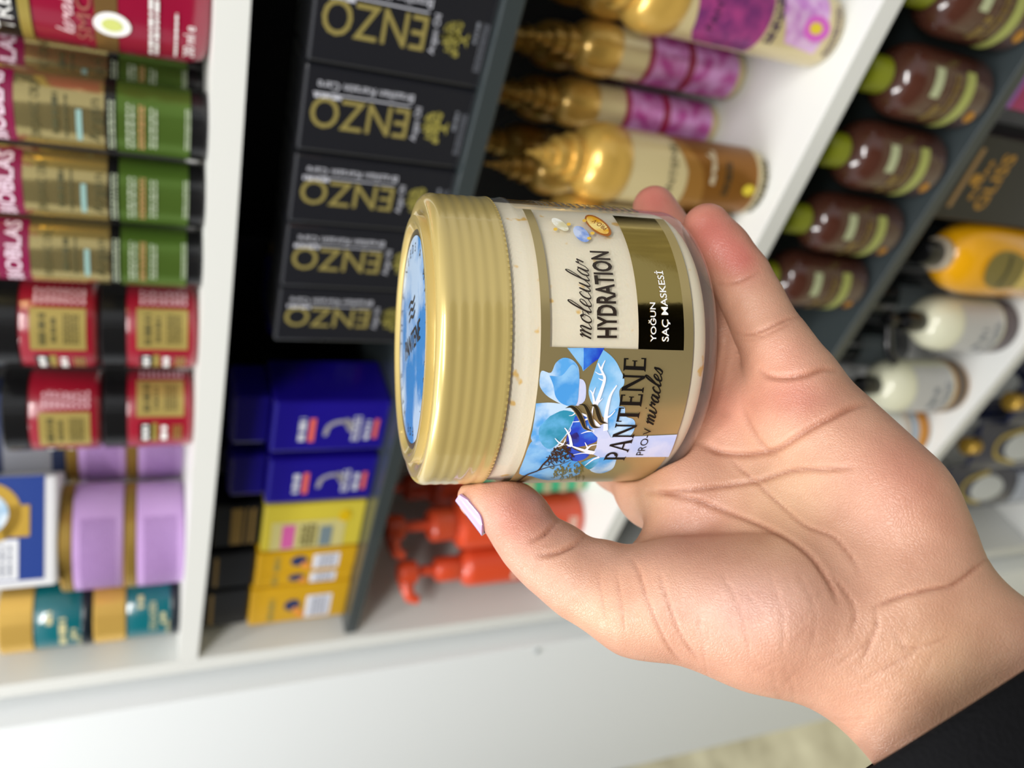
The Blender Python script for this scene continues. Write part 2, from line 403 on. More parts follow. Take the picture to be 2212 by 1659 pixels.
def jwrap(g, off): return wrap(g, JAR_R + off, step=.0022)
def jpoly(fn, pts, smooth=0):
    P = [fn(*p) for p in pts]
    if smooth: P = list(spline(P + [P[0]], smooth))[:-1]
    return [(p[0], p[1], 0) for p in P], [tuple(range(len(P)))]
def jline(fn, pts, wpx, taper=True, n=6):
    P = spline([fn(*p) for p in pts], n); k = len(P); t = np.linspace(0, 1, k)
    wd = wpx * .00013 / 4.8 * ((1.15 - .85 * t) if taper is True else (np.sin(np.pi * np.clip(t, .03, .97)) if taper == 'both' else 1 + 0 * t))
    return g_ribbon(P, wd)
def jfit(g, bl, br, tl, cap=.729):
    """letters to the box bottom-left, bottom-right, top-left"""
    V, Fc = g; V = np.array(V, float); x0, x1 = V[:, 0].min(), V[:, 0].max(); bl, br, tl = map(np.array, (bl, br, tl))
    return [tuple(bl + (br - bl) * ((v[0] - x0) / (x1 - x0)) + (tl - bl) * (v[1] / cap)) + (0,) for v in V], Fc
jar = thing('cosmetic_jar', 'pearl gold lidded jar of cream hair mask held up in the hand', 'jar')
jar.matrix_world = Matrix(JM.tolist())
HJ = JAR_BASE - JAR_TOP                                    # .0755
zl = lambda h: JAR_BASE - h
def m_cream():
    m = mat('cream_mask', '#f1e7cd', .5, sss=.15, bump=(1500, .12, .0004)); nt = m.node_tree; b = nt.nodes['Principled BSDF']
    tc = nt.nodes.new('ShaderNodeTexCoord'); v = nt.nodes.new('ShaderNodeTexNoise'); v.inputs['Scale'].default_value = 230; v.inputs['Detail'].default_value = 2
    r = nt.nodes.new('ShaderNodeValToRGB'); r.color_ramp.elements[0].position = .66; r.color_ramp.elements[1].position = .74
    r.color_ramp.elements[0].color = (*hexc('#f1e7cd'), 1); r.color_ramp.elements[1].color = (*hexc('#e9bd5c'), 1)
    nt.links.new(tc.outputs['Object'], v.inputs['Vector']); nt.links.new(v.outputs[0], r.inputs[0]); nt.links.new(r.outputs[0], b.inputs['Base Color']); return m
def m_clear(name, tint=(1, 1, 1), body=.05, rough=.06):
    """thin clear plastic: mostly see-through, with a surface gloss"""
    m = bpy.data.materials.new(name); m.use_nodes = True; nt = m.node_tree; nt.nodes.remove(nt.nodes['Principled BSDF'])
    t = nt.nodes.new('ShaderNodeBsdfTransparent'); t.inputs[0].default_value = (*tint, 1)
    d = nt.nodes.new('ShaderNodeBsdfDiffuse'); d.inputs[0].default_value = (*tint, 1)
    a = nt.nodes.new('ShaderNodeMixShader'); a.inputs[0].default_value = body
    g = nt.nodes.new('ShaderNodeBsdfGlossy'); g.inputs['Roughness'].default_value = rough
    f = nt.nodes.new('ShaderNodeFresnel'); f.inputs[0].default_value = 1.42
    x = nt.nodes.new('ShaderNodeMixShader'); ge = nt.nodes.new('ShaderNodeNewGeometry')
    iv = nt.nodes.new('ShaderNodeMath'); iv.operation = 'SUBTRACT'; iv.inputs[0].default_value = 1; nt.links.new(ge.outputs['Backfacing'], iv.inputs[1])
    mu = nt.nodes.new('ShaderNodeMath'); mu.operation = 'MULTIPLY'; nt.links.new(f.outputs[0], mu.inputs[0]); nt.links.new(iv.outputs[0], mu.inputs[1])   # gloss on the outer face only
    nt.links.new(t.outputs[0], a.inputs[1]); nt.links.new(d.outputs[0], a.inputs[2]); nt.links.new(mu.outputs[0], x.inputs[0])
    nt.links.new(a.outputs[0], x.inputs[1]); nt.links.new(g.outputs[0], x.inputs[2]); nt.links.new(x.outputs[0], nt.nodes['Material Output'].inputs[0]); return m
M_CLEAR = m_clear('clear_plastic', (.95, .945, .94), .06)
R = JAR_R
arc = lambda r0, z0, rad, a0, a1, n=8: [(r0 + rad * math.cos(math.radians(a0 + (a1 - a0) * i / n)), z0 + rad * math.sin(math.radians(a0 + (a1 - a0) * i / n))) for i in range(n + 1)]
zs = zl(-.0396)                                            # lower rim of the lid
obj('cream', *g_lathe([(.001, .0030)] + arc(R - .0010 - .0055, .0030 + .0055, .0055, -90, 0) + [(R - .0010, zs - .002), (R - .0010, zs + .004), (.03, zs + .004)], 96), m_cream(), jar, smooth=50)
obj('clear_body', *g_lathe([(.020, .0006), (.030, .0)] + arc(R - .006, .006, .006, -90, 0) + [(R, zs - .0052), (R + .0004, zs - .0046), (R + .0004, zs - .0036), (R, zs - .003), (R, zs + .002)], 96), M_CLEAR, jar, smooth=50)
# lid: soft ribs under a glossy skin, a stepped shoulder, a raised ring round the printed disc
M_LID = mat('pearl_gold_plastic', '#cdb671', .28, metal=.35, coat=.8, bump=(45, .03, .001), coat_rough=.06)
ztop = HJ
prof = [(R - .0012, zs - .0004), (R + .0001, zs), (R + .0003, zs + .0006)]
for i in range(33):
    t = i / 32; z = zs + .0012 + t * .0135; prof.append((R + .0002 - .00005 * (1 - math.cos(2 * math.pi * 5 * t)) , z))
zsh = zs + .0158
prof += arc(R - .0026, zsh - .0008, .0028, 5, 78, 8) + [(R - .0048, zsh + .0017), (R - .0055, zsh + .0012), (R - .0058, zsh + .0011), (R - .0060, zsh + .0022), (.0341, zsh + .0034)]
prof += [(.0336, ztop - .0002), (.0326, ztop), (.0316, ztop - .0003), (.0306, ztop - .0012), (.0304, ztop - .0014), (.001, ztop - .0014)]
lid = obj('lid', *g_lathe(prof, 128), M_LID, jar, smooth=40)
n = 150; gs = []
for i in range(n):                                         # fine serrated tear edge
    a = 2 * math.pi * i / n
    gs.append(g_xf(g_box(-.0004, .0004, -.0002, .0002, -.0003, .0003), Matrix.Rotation(a, 4, 'Z') @ Matrix.Translation((0, -R - .0001, zs + .0003))))
obj('serrated_edge', *join(*gs), M_LID, lid)
# printed disc
M_DISC = mat('blue_wash_print', '#2f86cf', .25, coat=.6, vary=(38, '#b9d2ee', .05))
M_BLACK = mat('black_print', '#14110f', .35); M_WHITEP = mat('white_print', '#f4f4f2', .4)
disc = obj('lid_disc', *g_xf(g_lathe([(.0287, 0), (.0287, .0001)], 96), Matrix.Translation((0, 0, ztop - .00138))), M_DISC, lid)
obj('disc_rim', *g_xf(g_lathe([(.0303, .0), (.0303, .00015), (.0288, .00015), (.0288, 0)], 96), Matrix.Translation((0, 0, ztop - .0014))), mat('dark_rim', '#4a3f2f', .3, metal=.5), lid)
gs = []
for i, ch in enumerate('FOR HAIR THAT NEEDS A MIRACLE · '):
    if ch == ' ': continue
    V, Fc = fit_text(g_text(ch), None, .0026); V[:, 0] -= V[:, 0].mean()
    a = math.radians(-14 - i * 360 / 33)                # clockwise, tops outward
    gs.append(g_xf((V, Fc), Matrix.Rotation(a, 4, 'Z') @ Matrix.Translation((0, .0243, 0)) ))
Vt, Ft = fit_text(g_text('PANTENE', .01), .030, .0058); Vt[:, 0] -= .015
gs.append(g_xf((Vt, Ft), Matrix.Rotation(math.radians(168), 4, 'Z') @ Matrix.Translation((0, -.003, 0))))
for k in range(3):
    gs.append(g_xf(g_ribbon(spline([(-.006, .0065 + k * .0021), (-.002, .0072 + k * .0021), (.002, .0060 + k * .0021), (.006, .0068 + k * .0021)]), .0009), Matrix.Rotation(math.radians(168), 4, 'Z')))
obj('disc_lettering', *g_xf(join(*gs), Matrix.Translation((0, 0, ztop - .00116)) @ Matrix.Rotation(math.radians(112), 4, 'Z')), M_BLACK, lid)
# label
M_GOLDL = mat('gold_foil', '#c4b07c', .28, metal=.65, bump=(900, .03, .0002)); M_MIRROR = mat('bright_gold_foil', '#c2ab66', .10, metal=1., bump=(700, .04, .0002))
zt, zb = zl(-.0326), zl(.0073)
uR = c2(100, 168)[0] * .5 + c2(1500, 255)[0] * .5; uM = c2(330, 1606)[0]; uL = -R * 1.95
z1 = c2(310, 900)[1]; z2 = c2(1215, 830)[1] * .5 + c2(1260, 1600)[1] * .5; z3 = c2(1690, 830)[1] * .5 + c2(1730, 1600)[1] * .5
label = obj('label', *jwrap(join(g_rect(uL, uM, zb, zt), g_rect(uM, uR, z1, zt), g_rect(uM, uR, zb, z3)), .00012), M_GOLDL, jar, smooth=True)
obj('mirror_panel', *jwrap(g_rect(uM, uR, z3, z2), .00014), M_MIRROR, label, smooth=True)
def jpart(name, g, off, m, lab=None):
    o = obj(name, *jwrap(g, off), m, label, smooth=True)
    if lab: o['label'] = lab
    return o
jpart('lettering', join(jfit(g_text('HYDRATION', .026), c2(1025, 1515), c2(938, 604), c2(818, 1515)),
                        ), .0003, mat('brown_print', '#2b2019', .4))
def jscript(word, bl, br, xh_px, fn, wd, slant=.3):
    a, b = fn(*bl), fn(*br); L = b[0] - a[0]; g = g_script(word, L, xh_px * .000135 / 4.8, wd, slant)
    return [(a[0] + v[0], a[1] + v[1] + (b[1] - a[1]) * v[0] / L, 0) for v in g[0]], g[1]
jpart('script_lettering', jscript('molecular', (762, 1520), (715, 690), 100, c2, .00036), .0003, MATS['brown_print'])
jpart('white_lettering', join(jfit(g_text('YOĞUN', .012), c2(1445, 1555), c2(1435, 1140), c2(1385, 1555)), jfit(g_text('SAÇ MASKESİ', .012), c2(1577, 1552), c2(1513, 808), c2(1505, 1552))), .0003, M_WHITEP)
jpart('lettering', jfit(g_text('PRO-V'), c3(1380, 1262), c3(1474, 985), c3(1300, 1262)), .0004, M_BLACK)
jpart('script_lettering', jscript('miracles', (1492, 945), (1585, 365), 75, c3, .00044), .0004, M_BLACK)
def rectp(x0, y0, x1, y1): return [(x0, y0, 0), (x1, y0, 0), (x1, y1, 0), (x0, y1, 0)], [(0, 1, 2, 3)]
def quad(*p): return [(a, b, 0) for a, b in p], [(0, 1, 2, 3)]
def serif(x, y, w_, s=1): return [(x - w_ / 2, y, 0), (x + w_ / 2, y, 0), (x + .09, y + .06 * s, 0), (x - .09, y + .06 * s, 0)], [(0, 1, 2, 3) if s > 0 else (3, 2, 1, 0)]
def ringhalf(cx, cy, ro, ri, sy, n=14):
    V = []; Fc = []
    for i in range(n + 1):
        a = -math.pi / 2 + math.pi * i / n; V += [(cx + ro * math.cos(a), cy + ro * math.sin(a) * sy, 0), (cx + (ri * math.cos(a)), cy + (ri - .02) * math.sin(a) * sy, 0)]
    return V, [(2 * i, 2 * i + 2, 2 * i + 3, 2 * i + 1) for i in range(n)]
GL = {'P': (.66, [rectp(.1, 0, .25, 1), serif(.175, 0, .34), serif(.175, 1, .3, -1), rectp(.15, .9, .36, 1), rectp(.15, .42, .36, .50), ringhalf(.36, .71, .29, .16, 1.0)]),
      'A': (.86, [quad((.04, 0), (.14, 0), (.47, .95), (.40, 1)), quad((.62, 0), (.80, 0), (.5, 1), (.38, 1)), rectp(.22, .3, .62, .38), serif(.09, 0, .22), serif(.71, 0, .3)]),
      'N': (.9, [rectp(.1, 0, .19, 1), rectp(.68, 0, .77, 1), quad((.66, 0), (.78, 0), (.24, 1), (.06, 1)), serif(.145, 0, .26), serif(.725, 1, .26, -1)]),
      'T': (.74, [rectp(.29, 0, .45, 1), rectp(.02, .9, .72, 1), serif(.37, 0, .36), rectp(.02, .76, .07, 1), rectp(.67, .76, .72, 1)]),
      'E': (.66, [rectp(.1, 0, .26, 1), rectp(.1, .91, .58, 1), rectp(.1, 0, .62, .09), rectp(.2, .47, .5, .55), rectp(.53, .8, .58, 1), rectp(.57, 0, .62, .22), rectp(.46, .4, .5, .62), serif(.18, 0, .3), serif(.18, 1, .3, -1)])}
def g_serif(word):
    x = 0; gs = []
    for ch in word:
        for q in GL[ch][1]: gs.append(g_move(q, x))
        x += GL[ch][0]
    return join(*gs)
jpart('brand_lettering', jfit(g_serif('PANTENE'), c3(1182, 1318), c3(1415, 258), c3(968, 1318), cap=1.), .00042, M_BLACK)
# watercolour flower
blue = lambda nm, a, b, s=130, k=.09: mat(nm, a, .4, vary=(s, b, k))
P_LIGHT = blue('petal_light', '#c3dcf4', '#5aa6e6'); P_MID = blue('petal_mid', '#4c9be0', '#8cc2ee'); P_TEAL = blue('petal_teal', '#2f8fae', '#67b3e4')
P_DEEP = blue('petal_deep', '#1f3fc0', '#3f86e0'); P_PALE = blue('petal_pale', '#cfd4f0', '#b9c6ee'); P_SKY = blue('petal_sky', '#79b9e8', '#a7d0f2')
jpart('petal', jpoly(c3, [(310, 490), (335, 390), (430, 410), (480, 310), (560, 255), (650, 275), (710, 340), (725, 420), (725, 545), (690, 750), (560, 740), (470, 700), (380, 640), (320, 560)], 4), .0002, P_LIGHT)
jpart('petal', jpoly(c3, [(415, 440), (540, 440), (640, 330), (690, 345), (722, 430), (720, 560), (690, 745), (560, 738), (480, 660), (455, 540)], 4), .00024, P_MID)
jpart('petal', jpoly(c3, [(725, 470), (770, 490), (795, 560), (780, 700), (690, 750), (715, 600)], 4), .0002, P_PALE)
jpart('petal', jpoly(c3, [(600, 152), (985, 152), (925, 265), (860, 310), (765, 395), (750, 350), (690, 270)]), .0002, P_MID)
jpart('petal', jpoly(c3, [(770, 152), (985, 152), (925, 265), (860, 310), (768, 385)]), .00022, P_DEEP)
jpart('petal', jpoly(c3, [(960, 160), (1050, 230), (1110, 300), (1150, 380), (1190, 470), (1185, 540), (1140, 600), (1140, 760), (1020, 900), (880, 760), (830, 660), (825, 570), (870, 430), (920, 280)], 4), .0002, P_SKY)
jpart('petal', jpoly(c3, [(1130, 760), (1195, 770), (1205, 860), (1280, 890), (1305, 940), (1280, 1030), (1220, 1075), (1040, 1080), (1000, 900)], 4), .00022, P_LIGHT)
jpart('petal', jpoly(c3, [(275, 728), (430, 720), (600, 750), (720, 830), (700, 920), (640, 1000), (570, 1080), (420, 1230), (235, 1120), (240, 1000), (262, 860)], 4), .0002, P_LIGHT)
jpart('petal', jpoly(c3, [(420, 860), (560, 800), (690, 840), (650, 930), (560, 1080), (420, 1200), (320, 1120), (310, 980)], 4), .00022, P_TEAL)
jpart('petal', jpoly(c3, [(235, 1120), (420, 1230), (560, 1200), (760, 1400), (640, 1490), (400, 1520), (230, 1480), (100, 1452), (165, 1265), (205, 1160)], 3), .0002, P_MID)
jpart('petal', jpoly(c3, [(800, 1350), (930, 1285), (1090, 1290), (1100, 1340), (1060, 1410), (950, 1450), (850, 1430)], 4), .0002, P_LIGHT)
jpart('petal', jpoly(c3, [(740, 1340), (880, 1285), (935, 1290), (900, 1360), (820, 1410)], 4), .00022, P_TEAL)
jpart('petal', jpoly(c3, [(680, 860), (800, 850), (870, 970), (910, 1060), (900, 1120), (830, 1150), (760, 1170), (640, 1180), (590, 1120), (610, 1030), (650, 950)], 4), .00026, P_DEEP)
jpart('petal', jpoly(c3, [(620, 1060), (700, 1030), (720, 1120), (640, 1180), (760, 1240), (830, 1250), (760, 1310), (650, 1320), (600, 1220), (590, 1120)], 3), .00028, mat('petal_violet', '#241c6e', .4, vary=(200, '#2f52c8', .1)))
jpart('stem_wash', jpoly(c3, [(830, 1000), (930, 960), (985, 935), (1012, 1010), (1050, 1080), (1738, 1050), (1648, 1280), (930, 1285), (860, 1250), (900, 1180), (912, 1080)]), .0003, P_PALE)
veins = [([(995, 1010), (1000, 850), (1030, 700), (1060, 620), (1112, 540)], 40), ([(890, 760), (950, 600), (985, 480), (970, 420), (935, 350), (920, 310)], 34), ([(950, 375), (968, 330), (992, 280)], 20),
         ([(970, 425), (930, 425), (888, 400)], 16), ([(880, 740), (860, 630), (832, 590)], 22), ([(862, 640), (880, 590), (893, 560)], 14), ([(890, 740), (930, 710), (965, 675)], 18), ([(975, 490), (945, 480), (920, 465)], 14),
         ([(930, 970), (850, 890), (760, 840), (640, 800)], 30), ([(830, 880), (740, 910), (650, 920)], 20), ([(690, 820), (650, 850), (615, 855)], 14), ([(850, 900), (855, 820), (870, 750)], 22),
         ([(640, 1170), (625, 1080), (600, 1020), (570, 980)], 26), ([(640, 1168), (560, 1150), (510, 1130), (470, 1088)], 24), ([(560, 1150), (575, 1110), (578, 1090)], 12), ([(880, 1240), (760, 1210), (640, 1168)], 44), ([(790, 1210), (840, 1165), (915, 1150)], 26), ([(810, 1190), (790, 1150), (780, 1130)], 14),
         ([(610, 1040), (630, 1010), (632, 985)], 12), ([(1000, 880), (1050, 850), (1095, 800)], 22), ([(930, 1280), (860, 1310), (780, 1370)], 30), ([(850, 1245), (760, 1240), (650, 1260)], 22), ([(880, 1010), (800, 1020), (740, 1040)], 20), ([(560, 1150), (500, 1175), (455, 1180)], 14), ([(830, 1010), (815, 980), (812, 955)], 14)]
jpart('veins', join(*[jline(c3, p, wd) for p, wd in veins]), .00034, mat('vein_white', '#eef0fa', .4))
rnd = random.Random(3); tw = [jline(c3, [(5, 1562), (150, 1480), (290, 1420), (350, 1350), (440, 1270), (560, 1210)], 26), jline(c3, [(290, 1420), (400, 1385), (520, 1360), (640, 1310)], 16), jline(c3, [(340, 1365), (420, 1300), (520, 1290), (600, 1250)], 14)]
for _ in range(60):
    x, y = rnd.uniform(400, 640), rnd.uniform(1195, 1330); y += (520 - x) * .28; a = rnd.uniform(0, 6.3); l = rnd.uniform(25, 60)
    tw.append(jline(c3, [(x, y), (x + l * .5 * math.cos(a), y + l * .5 * math.sin(a)), (x + l * math.cos(a + .9), y + l * math.sin(a + .9))], 10, False, 3))
jpart('twig', join(*tw), .00038, mat('twig_brown', '#3a2415', .4))
tw = []
for _ in range(60):
    x, y = rnd.uniform(430, 760), rnd.uniform(1360, 1500); a = rnd.uniform(0, 6.3); l = rnd.uniform(25, 60)
    tw.append(jline(c3, [(x, y), (x + l * .5 * math.cos(a), y + l * .5 * math.sin(a)), (x + l * math.cos(a + .9), y + l * math.sin(a + .9))], 10, False, 3))
jpart('twig', join(*tw), .00036, mat('twig_gold', '#8f8440', .3, metal=.5))
for p in ([(578, 775), (640, 762), (700, 812), (750, 905), (782, 980), (860, 1018)], [(715, 738), (775, 748), (820, 830), (850, 930), (880, 970), (940, 978)], [(838, 745), (890, 760), (920, 850), (950, 915), (1015, 936)]):
    jpart('emblem_strand', jline(c3, p, 52, 'both'), .00043, M_GOLDL); jpart('emblem_strand', jline(c3, p, 34, 'both'), .00048, mat('strand_dark', '#2a2417', .35))
# capsules
def jell(cx, cy, a, b, rot): return jpoly(c2, [(cx + a * math.cos(t) * math.cos(rot) - b * math.sin(t) * math.sin(rot), cy + a * math.cos(t) * math.sin(rot) + b * math.sin(t) * math.cos(rot)) for t in [2 * math.pi * i / 24 for i in range(24)]])
jpart('capsule', jell(835, 330, 165, 72, .62), .0002, mat('capsule_orange', '#a85f12', .3)); jpart('capsule', jell(830, 327, 140, 56, .62), .00024, mat('capsule_gold', '#e8a91c', .25, vary=(260, '#fbe08a', .12)))
jpart('capsule', jell(435, 320, 105, 42, .6), .0002, mat('capsule_pearl', '#d8d0a8', .25, vary=(300, '#fbfaf0', .1))); jpart('capsule', jell(660, 420, 105, 62, .75), .0002, mat('capsule_blue', '#6f92da', .25, vary=(220, '#c9d6f4', .1)))
for x, y in ((525, 318), (385, 370), (690, 280), (775, 412), (740, 465)): jpart('droplet', jell(x, y, 22, 16, 0), .00026, mat('droplet_yellow', '#efc24a', .25))
jpart('lettering', jfit(g_text('PRO-V'), c2(935, 352), c2(800, 268), c2(895, 385)), .0003, mat('capsule_print', '#8a4a10', .4))
rnd = random.Random(5)
a, b = c2(330, 60), c2(1400, 180)
jpart('fine_print', join(g_dashes(uR + .0042, uR + .030, zt - .0085, zt - .0048, 3, rnd, .5), g_dashes(uR + .0042, uR + .030, zt - .0205, zt - .0098, 5, rnd, .45), g_dashes(uR + .0042, uR + .030, zt - .0345, zt - .022, 6, rnd, .5)), .0002, mat('grey_print', '#6a645a', .5))
# ------------------------------------------------------------------ person: left hand, nail, sleeve
V, Q = grow(hand_sdf, (-.035, -.135, -.312), (.150, .072, -.145), .00072)
px = 1106. + V[:, 0] / -V[:, 2] * FPX; py = 829.5 - V[:, 1] / -V[:, 2] * FPX
tri = np.concatenate([Q[:, [0, 1, 2]], Q[:, [0, 2, 3]]]); fn_ = np.cross(V[tri[:, 1]] - V[tri[:, 0]], V[tri[:, 2]] - V[tri[:, 0]])
N = np.zeros_like(V)
for k in range(3): np.add.at(N, tri[:, k], fn_)
N /= np.linalg.norm(N, axis=1)[:, None] + 1e-12
facing = np.clip(-(N * V).sum(1) / np.linalg.norm(V, axis=1), 0, 1)
front = -(N * V).sum(1) / np.linalg.norm(V, axis=1) > -.3
CREASES = [  # photo pixel path, width px, depth mm, redness
 ([(1640, 800), (1660, 812), (1695, 816), (1740, 810), (1780, 798), (1805, 800)], 7, 1.0, 1.),
 ([(1592, 722), (1625, 722), (1660, 708), (1700, 690), (1725, 685)], 5, .45, .8), ([(1600, 735), (1640, 730), (1680, 712), (1715, 695)], 4, .3, .6),
 ([(1552, 616), (1580, 614), (1610, 602), (1640, 588)], 5, .4, .8),
 ([(1870, 872), (1840, 880), (1800, 900), (1760, 920), (1720, 945), (1680, 970), (1640, 980), (1590, 982), (1550, 975), (1520, 960)], 8, 1.0, 1.),
 ([(1840, 1010), (1790, 1014), (1720, 1016), (1680, 1026), (1640, 1038), (1580, 1048), (1520, 1056), (1450, 1063), (1400, 1064)], 7, .7, .9),
 ([(1400, 1064), (1440, 1068), (1500, 1080), (1560, 1102), (1640, 1132), (1700, 1162), (1750, 1200), (1790, 1255), (1810, 1300)], 7, .7, .9),
 ([(1580, 995), (1630, 1040), (1690, 1095), (1740, 1135), (1800, 1160), (1840, 1205), (1855, 1240)], 5, .4, .7),
 ([(1440, 1160), (1540, 1152), (1620, 1148), (1690, 1150)], 9, .3, .3),
 ([(1890, 1310), (1940, 1290), (2000, 1275), (2060, 1262), (2110, 1225), (2130, 1208)], 6, .7, .9),
 ([(1890, 1310), (1895, 1345), (1880, 1390), (1860, 1430)], 5, .4, .6), ([(1795, 1240), (1840, 1300), (1848, 1330), (1838, 1370)], 5, .4, .6),
 ([(1262, 1160), (1250, 1170), (1225, 1184), (1195, 1196), (1165, 1200)], 6, 1.1, .9), ([(1205, 1126), (1194, 1138), (1175, 1155), (1150, 1168)], 6, 1.1, .9),
 ([(1365, 1208), (1380, 1235), (1400, 1300), (1440, 1390), (1470, 1430)], 5, .35, .5), ([(1425, 1240), (1440, 1290), (1470, 1370), (1510, 1430)], 5, .35, .5),
 ([(1330, 1230), (1340, 1290), (1350, 1370)], 4, .25, .4), ([(1290, 1230), (1300, 1290), (1310, 1350)], 4, .2, .3),
 ([(1600, 870), (1620, 920), (1650, 965), (1680, 985)], 8, .5, .4),
 ([(1930, 1360), (1960, 1400), (2010, 1390), (2060, 1370)], 6, .2, .3), ([(1860, 1470), (1920, 1440), (1990, 1400)], 5, .25, .3), ([(1800, 1440), (1860, 1400), (1900, 1360)], 4, .25, .3),
 ([(1560, 1240), (1600, 1320), (1620, 1420)], 4, .2, .2), ([(1660, 1230), (1690, 1330), (1690, 1420)], 4, .2, .2), ([(1720, 1230), (1760, 1320), (1750, 1420)], 4, .2, .2)]
rnd = random.Random(11)
for i in range(46):                                        # finer lines over the ball of the thumb and the wrist
    x, y = rnd.uniform(1380, 2080), rnd.uniform(1230, 1560); a = math.radians(rnd.gauss(75 if x < 1700 else 145, 16)); l = rnd.uniform(40, 120); b = rnd.uniform(-.3, .3)
    CREASES.append(([(x, y), (x + l * .5 * math.cos(a), y + l * .5 * math.sin(a)), (x + l * math.cos(a + b), y + l * math.sin(a + b))], 3.5, rnd.uniform(.08, .18), .15))
dep = np.zeros(len(V)); red = np.zeros(len(V))
for pts, wd, dp, rd in CREASES:
    S = spline(pts, 5); lo_, hi_ = S.min(0) - 40, S.max(0) + 40
    I = np.where((px > lo_[0]) & (px < hi_[0]) & (py > lo_[1]) & (py < hi_[1]) & front)[0]
    if not len(I): continue
    P2 = np.stack([px[I], py[I]], 1); best = np.full(len(I), 1e9)
    for a, b in zip(S[:-1], S[1:]):
        ab = b - a; t = np.clip((P2 - a) @ ab / (ab @ ab + 1e-9), 0, 1); best = np.minimum(best, np.linalg.norm(P2 - a - t[:, None] * ab, axis=1))
    e0 = np.minimum(np.linalg.norm(P2 - S[0], axis=1), np.linalg.norm(P2 - S[-1], axis=1)); fade = np.clip(.25 + e0 / 45, 0, 1)
    wd = wd * .72; prof_ = np.exp(-(best / wd) ** 2) - .05 * np.exp(-((best - 2.6 * wd) / (1.6 * wd)) ** 2)
    dep[I] = np.maximum(dep[I], 0) * 0 + dep[I] + dp * .001 * prof_ * fade
    red[I] = np.maximum(red[I], rd * np.exp(-(best / (wd * .9)) ** 2) * fade)
V = V - N * np.clip(dep, -.0004, .0012)[:, None]
# skin tone that belongs to the skin: pink finger ends and pads, yellower hollow of the palm
def blob(x, y, r, y2=None): return np.exp(-(((px - x) / r) ** 2 + ((py - y) / (y2 or r)) ** 2))
pink = 1.0 * blob(1535, 500, 70) + .9 * blob(1600, 560, 45) + 1.0 * blob(1413, 430, 60) + .55 * blob(1110, 1115, 75) + .55 * blob(1720, 860, 80, 50) + .3 * blob(1950, 1010, 120) + .25 * blob(1700, 770, 50) + .4 * blob(1560, 880, 70) + .2 * blob(1500, 1120, 90)
pale = .6 * blob(1690, 1080, 120) + .5 * blob(1400, 1090, 60) + .4 * blob(1300, 1340, 120, 50) + .6 * blob(2050, 1450, 150)
viol = .5 * blob(1620, 1300, 130, 70)
Wv = CAM + V @ CM.T
person = thing('person', 'hand in a black sleeve, lilac thumbnail, holding up the jar', 'person')
M_SKIN = bpy.data.materials.new('skin'); M_SKIN.use_nodes = True; nt = M_SKIN.node_tree; b = nt.nodes['Principled BSDF']
at_ = nt.nodes.new('ShaderNodeVertexColor'); at_.layer_name = 'tone'
b.inputs['Roughness'].default_value = .40; b.inputs['Specular IOR Level'].default_value = .45
b.inputs['Subsurface Weight'].default_value = .22; b.inputs['Subsurface Radius'].default_value = (1.0, .42, .22); b.inputs['Subsurface Scale'].default_value = .0035
tc = nt.nodes.new('ShaderNodeTexCoord')
mo = nt.nodes.new('ShaderNodeTexNoise'); mo.inputs['Scale'].default_value = 95; mo.inputs['Detail'].default_value = 4
mx = nt.nodes.new('ShaderNodeMix'); mx.data_type = 'RGBA'; mx.blend_type = 'MULTIPLY'; mx.inputs[0].default_value = 1
rp = nt.nodes.new('ShaderNodeValToRGB'); rp.color_ramp.elements[0].position = .3; rp.color_ramp.elements[1].position = .7; rp.color_ramp.elements[0].color = (.86, .80, .78, 1); rp.color_ramp.elements[1].color = (1, 1, 1, 1)
nt.links.new(tc.outputs['Object'], mo.inputs['Vector']); nt.links.new(mo.outputs[0], rp.inputs[0]); nt.links.new(at_.outputs[0], mx.inputs[6]); nt.links.new(rp.outputs[0], mx.inputs[7]); nt.links.new(mx.outputs[2], b.inputs['Base Color'])
vo = nt.nodes.new('ShaderNodeTexVoronoi'); vo.feature = 'DISTANCE_TO_EDGE'; vo.inputs['Scale'].default_value = 1250
wn = nt.nodes.new('ShaderNodeTexNoise'); wn.inputs['Scale'].default_value = 300; wn.inputs['Detail'].default_value = 2
wm = nt.nodes.new('ShaderNodeVectorMath'); wm.operation = 'MULTIPLY_ADD'; wm.inputs[1].default_value = (.003, .003, .003)
nt.links.new(tc.outputs['Object'], wn.inputs['Vector']); nt.links.new(wn.outputs[1], wm.inputs[0]); nt.links.new(tc.outputs['Object'], wm.inputs[2]); nt.links.new(wm.outputs[0], vo.inputs['Vector'])
cr = nt.nodes.new('ShaderNodeMapRange'); cr.inputs[1].default_value = 0; cr.inputs[2].default_value = .22
nt.links.new(vo.outputs['Distance'], cr.inputs[0])
bu = nt.nodes.new('ShaderNodeBump'); bu.inputs['Strength'].default_value = .28; bu.inputs['Distance'].default_value = .00022
b2 = nt.nodes.new('ShaderNodeBump'); b2.inputs['Strength'].default_value = .25; b2.inputs['Distance'].default_value = .0006
nt.links.new(cr.outputs[0], bu.inputs['Height']); nt.links.new(mo.outputs[0], b2.inputs['Height']); nt.links.new(b2.outputs[0], bu.inputs['Normal']); nt.links.new(bu.outputs[0], b.inputs['Normal'])
hand = obj('hand', Wv, Q, M_SKIN, person, smooth=True)
base = np.array(hexc('#c6977e')); cpk = np.array(hexc('#c07264')); cpl = np.array(hexc('#cfa985')); cvi = np.array(hexc('#cfa79d')); crd = np.array(hexc('#9a5f45'))
Ct = np.tile(base, (len(V), 1))
for wgt, cc in ((pale, cpl), (viol, cvi), (pink, cpk), (.75 * red, crd)):
    k = np.clip(wgt, 0, 1)[:, None]; Ct = Ct * (1 - k) + cc * k
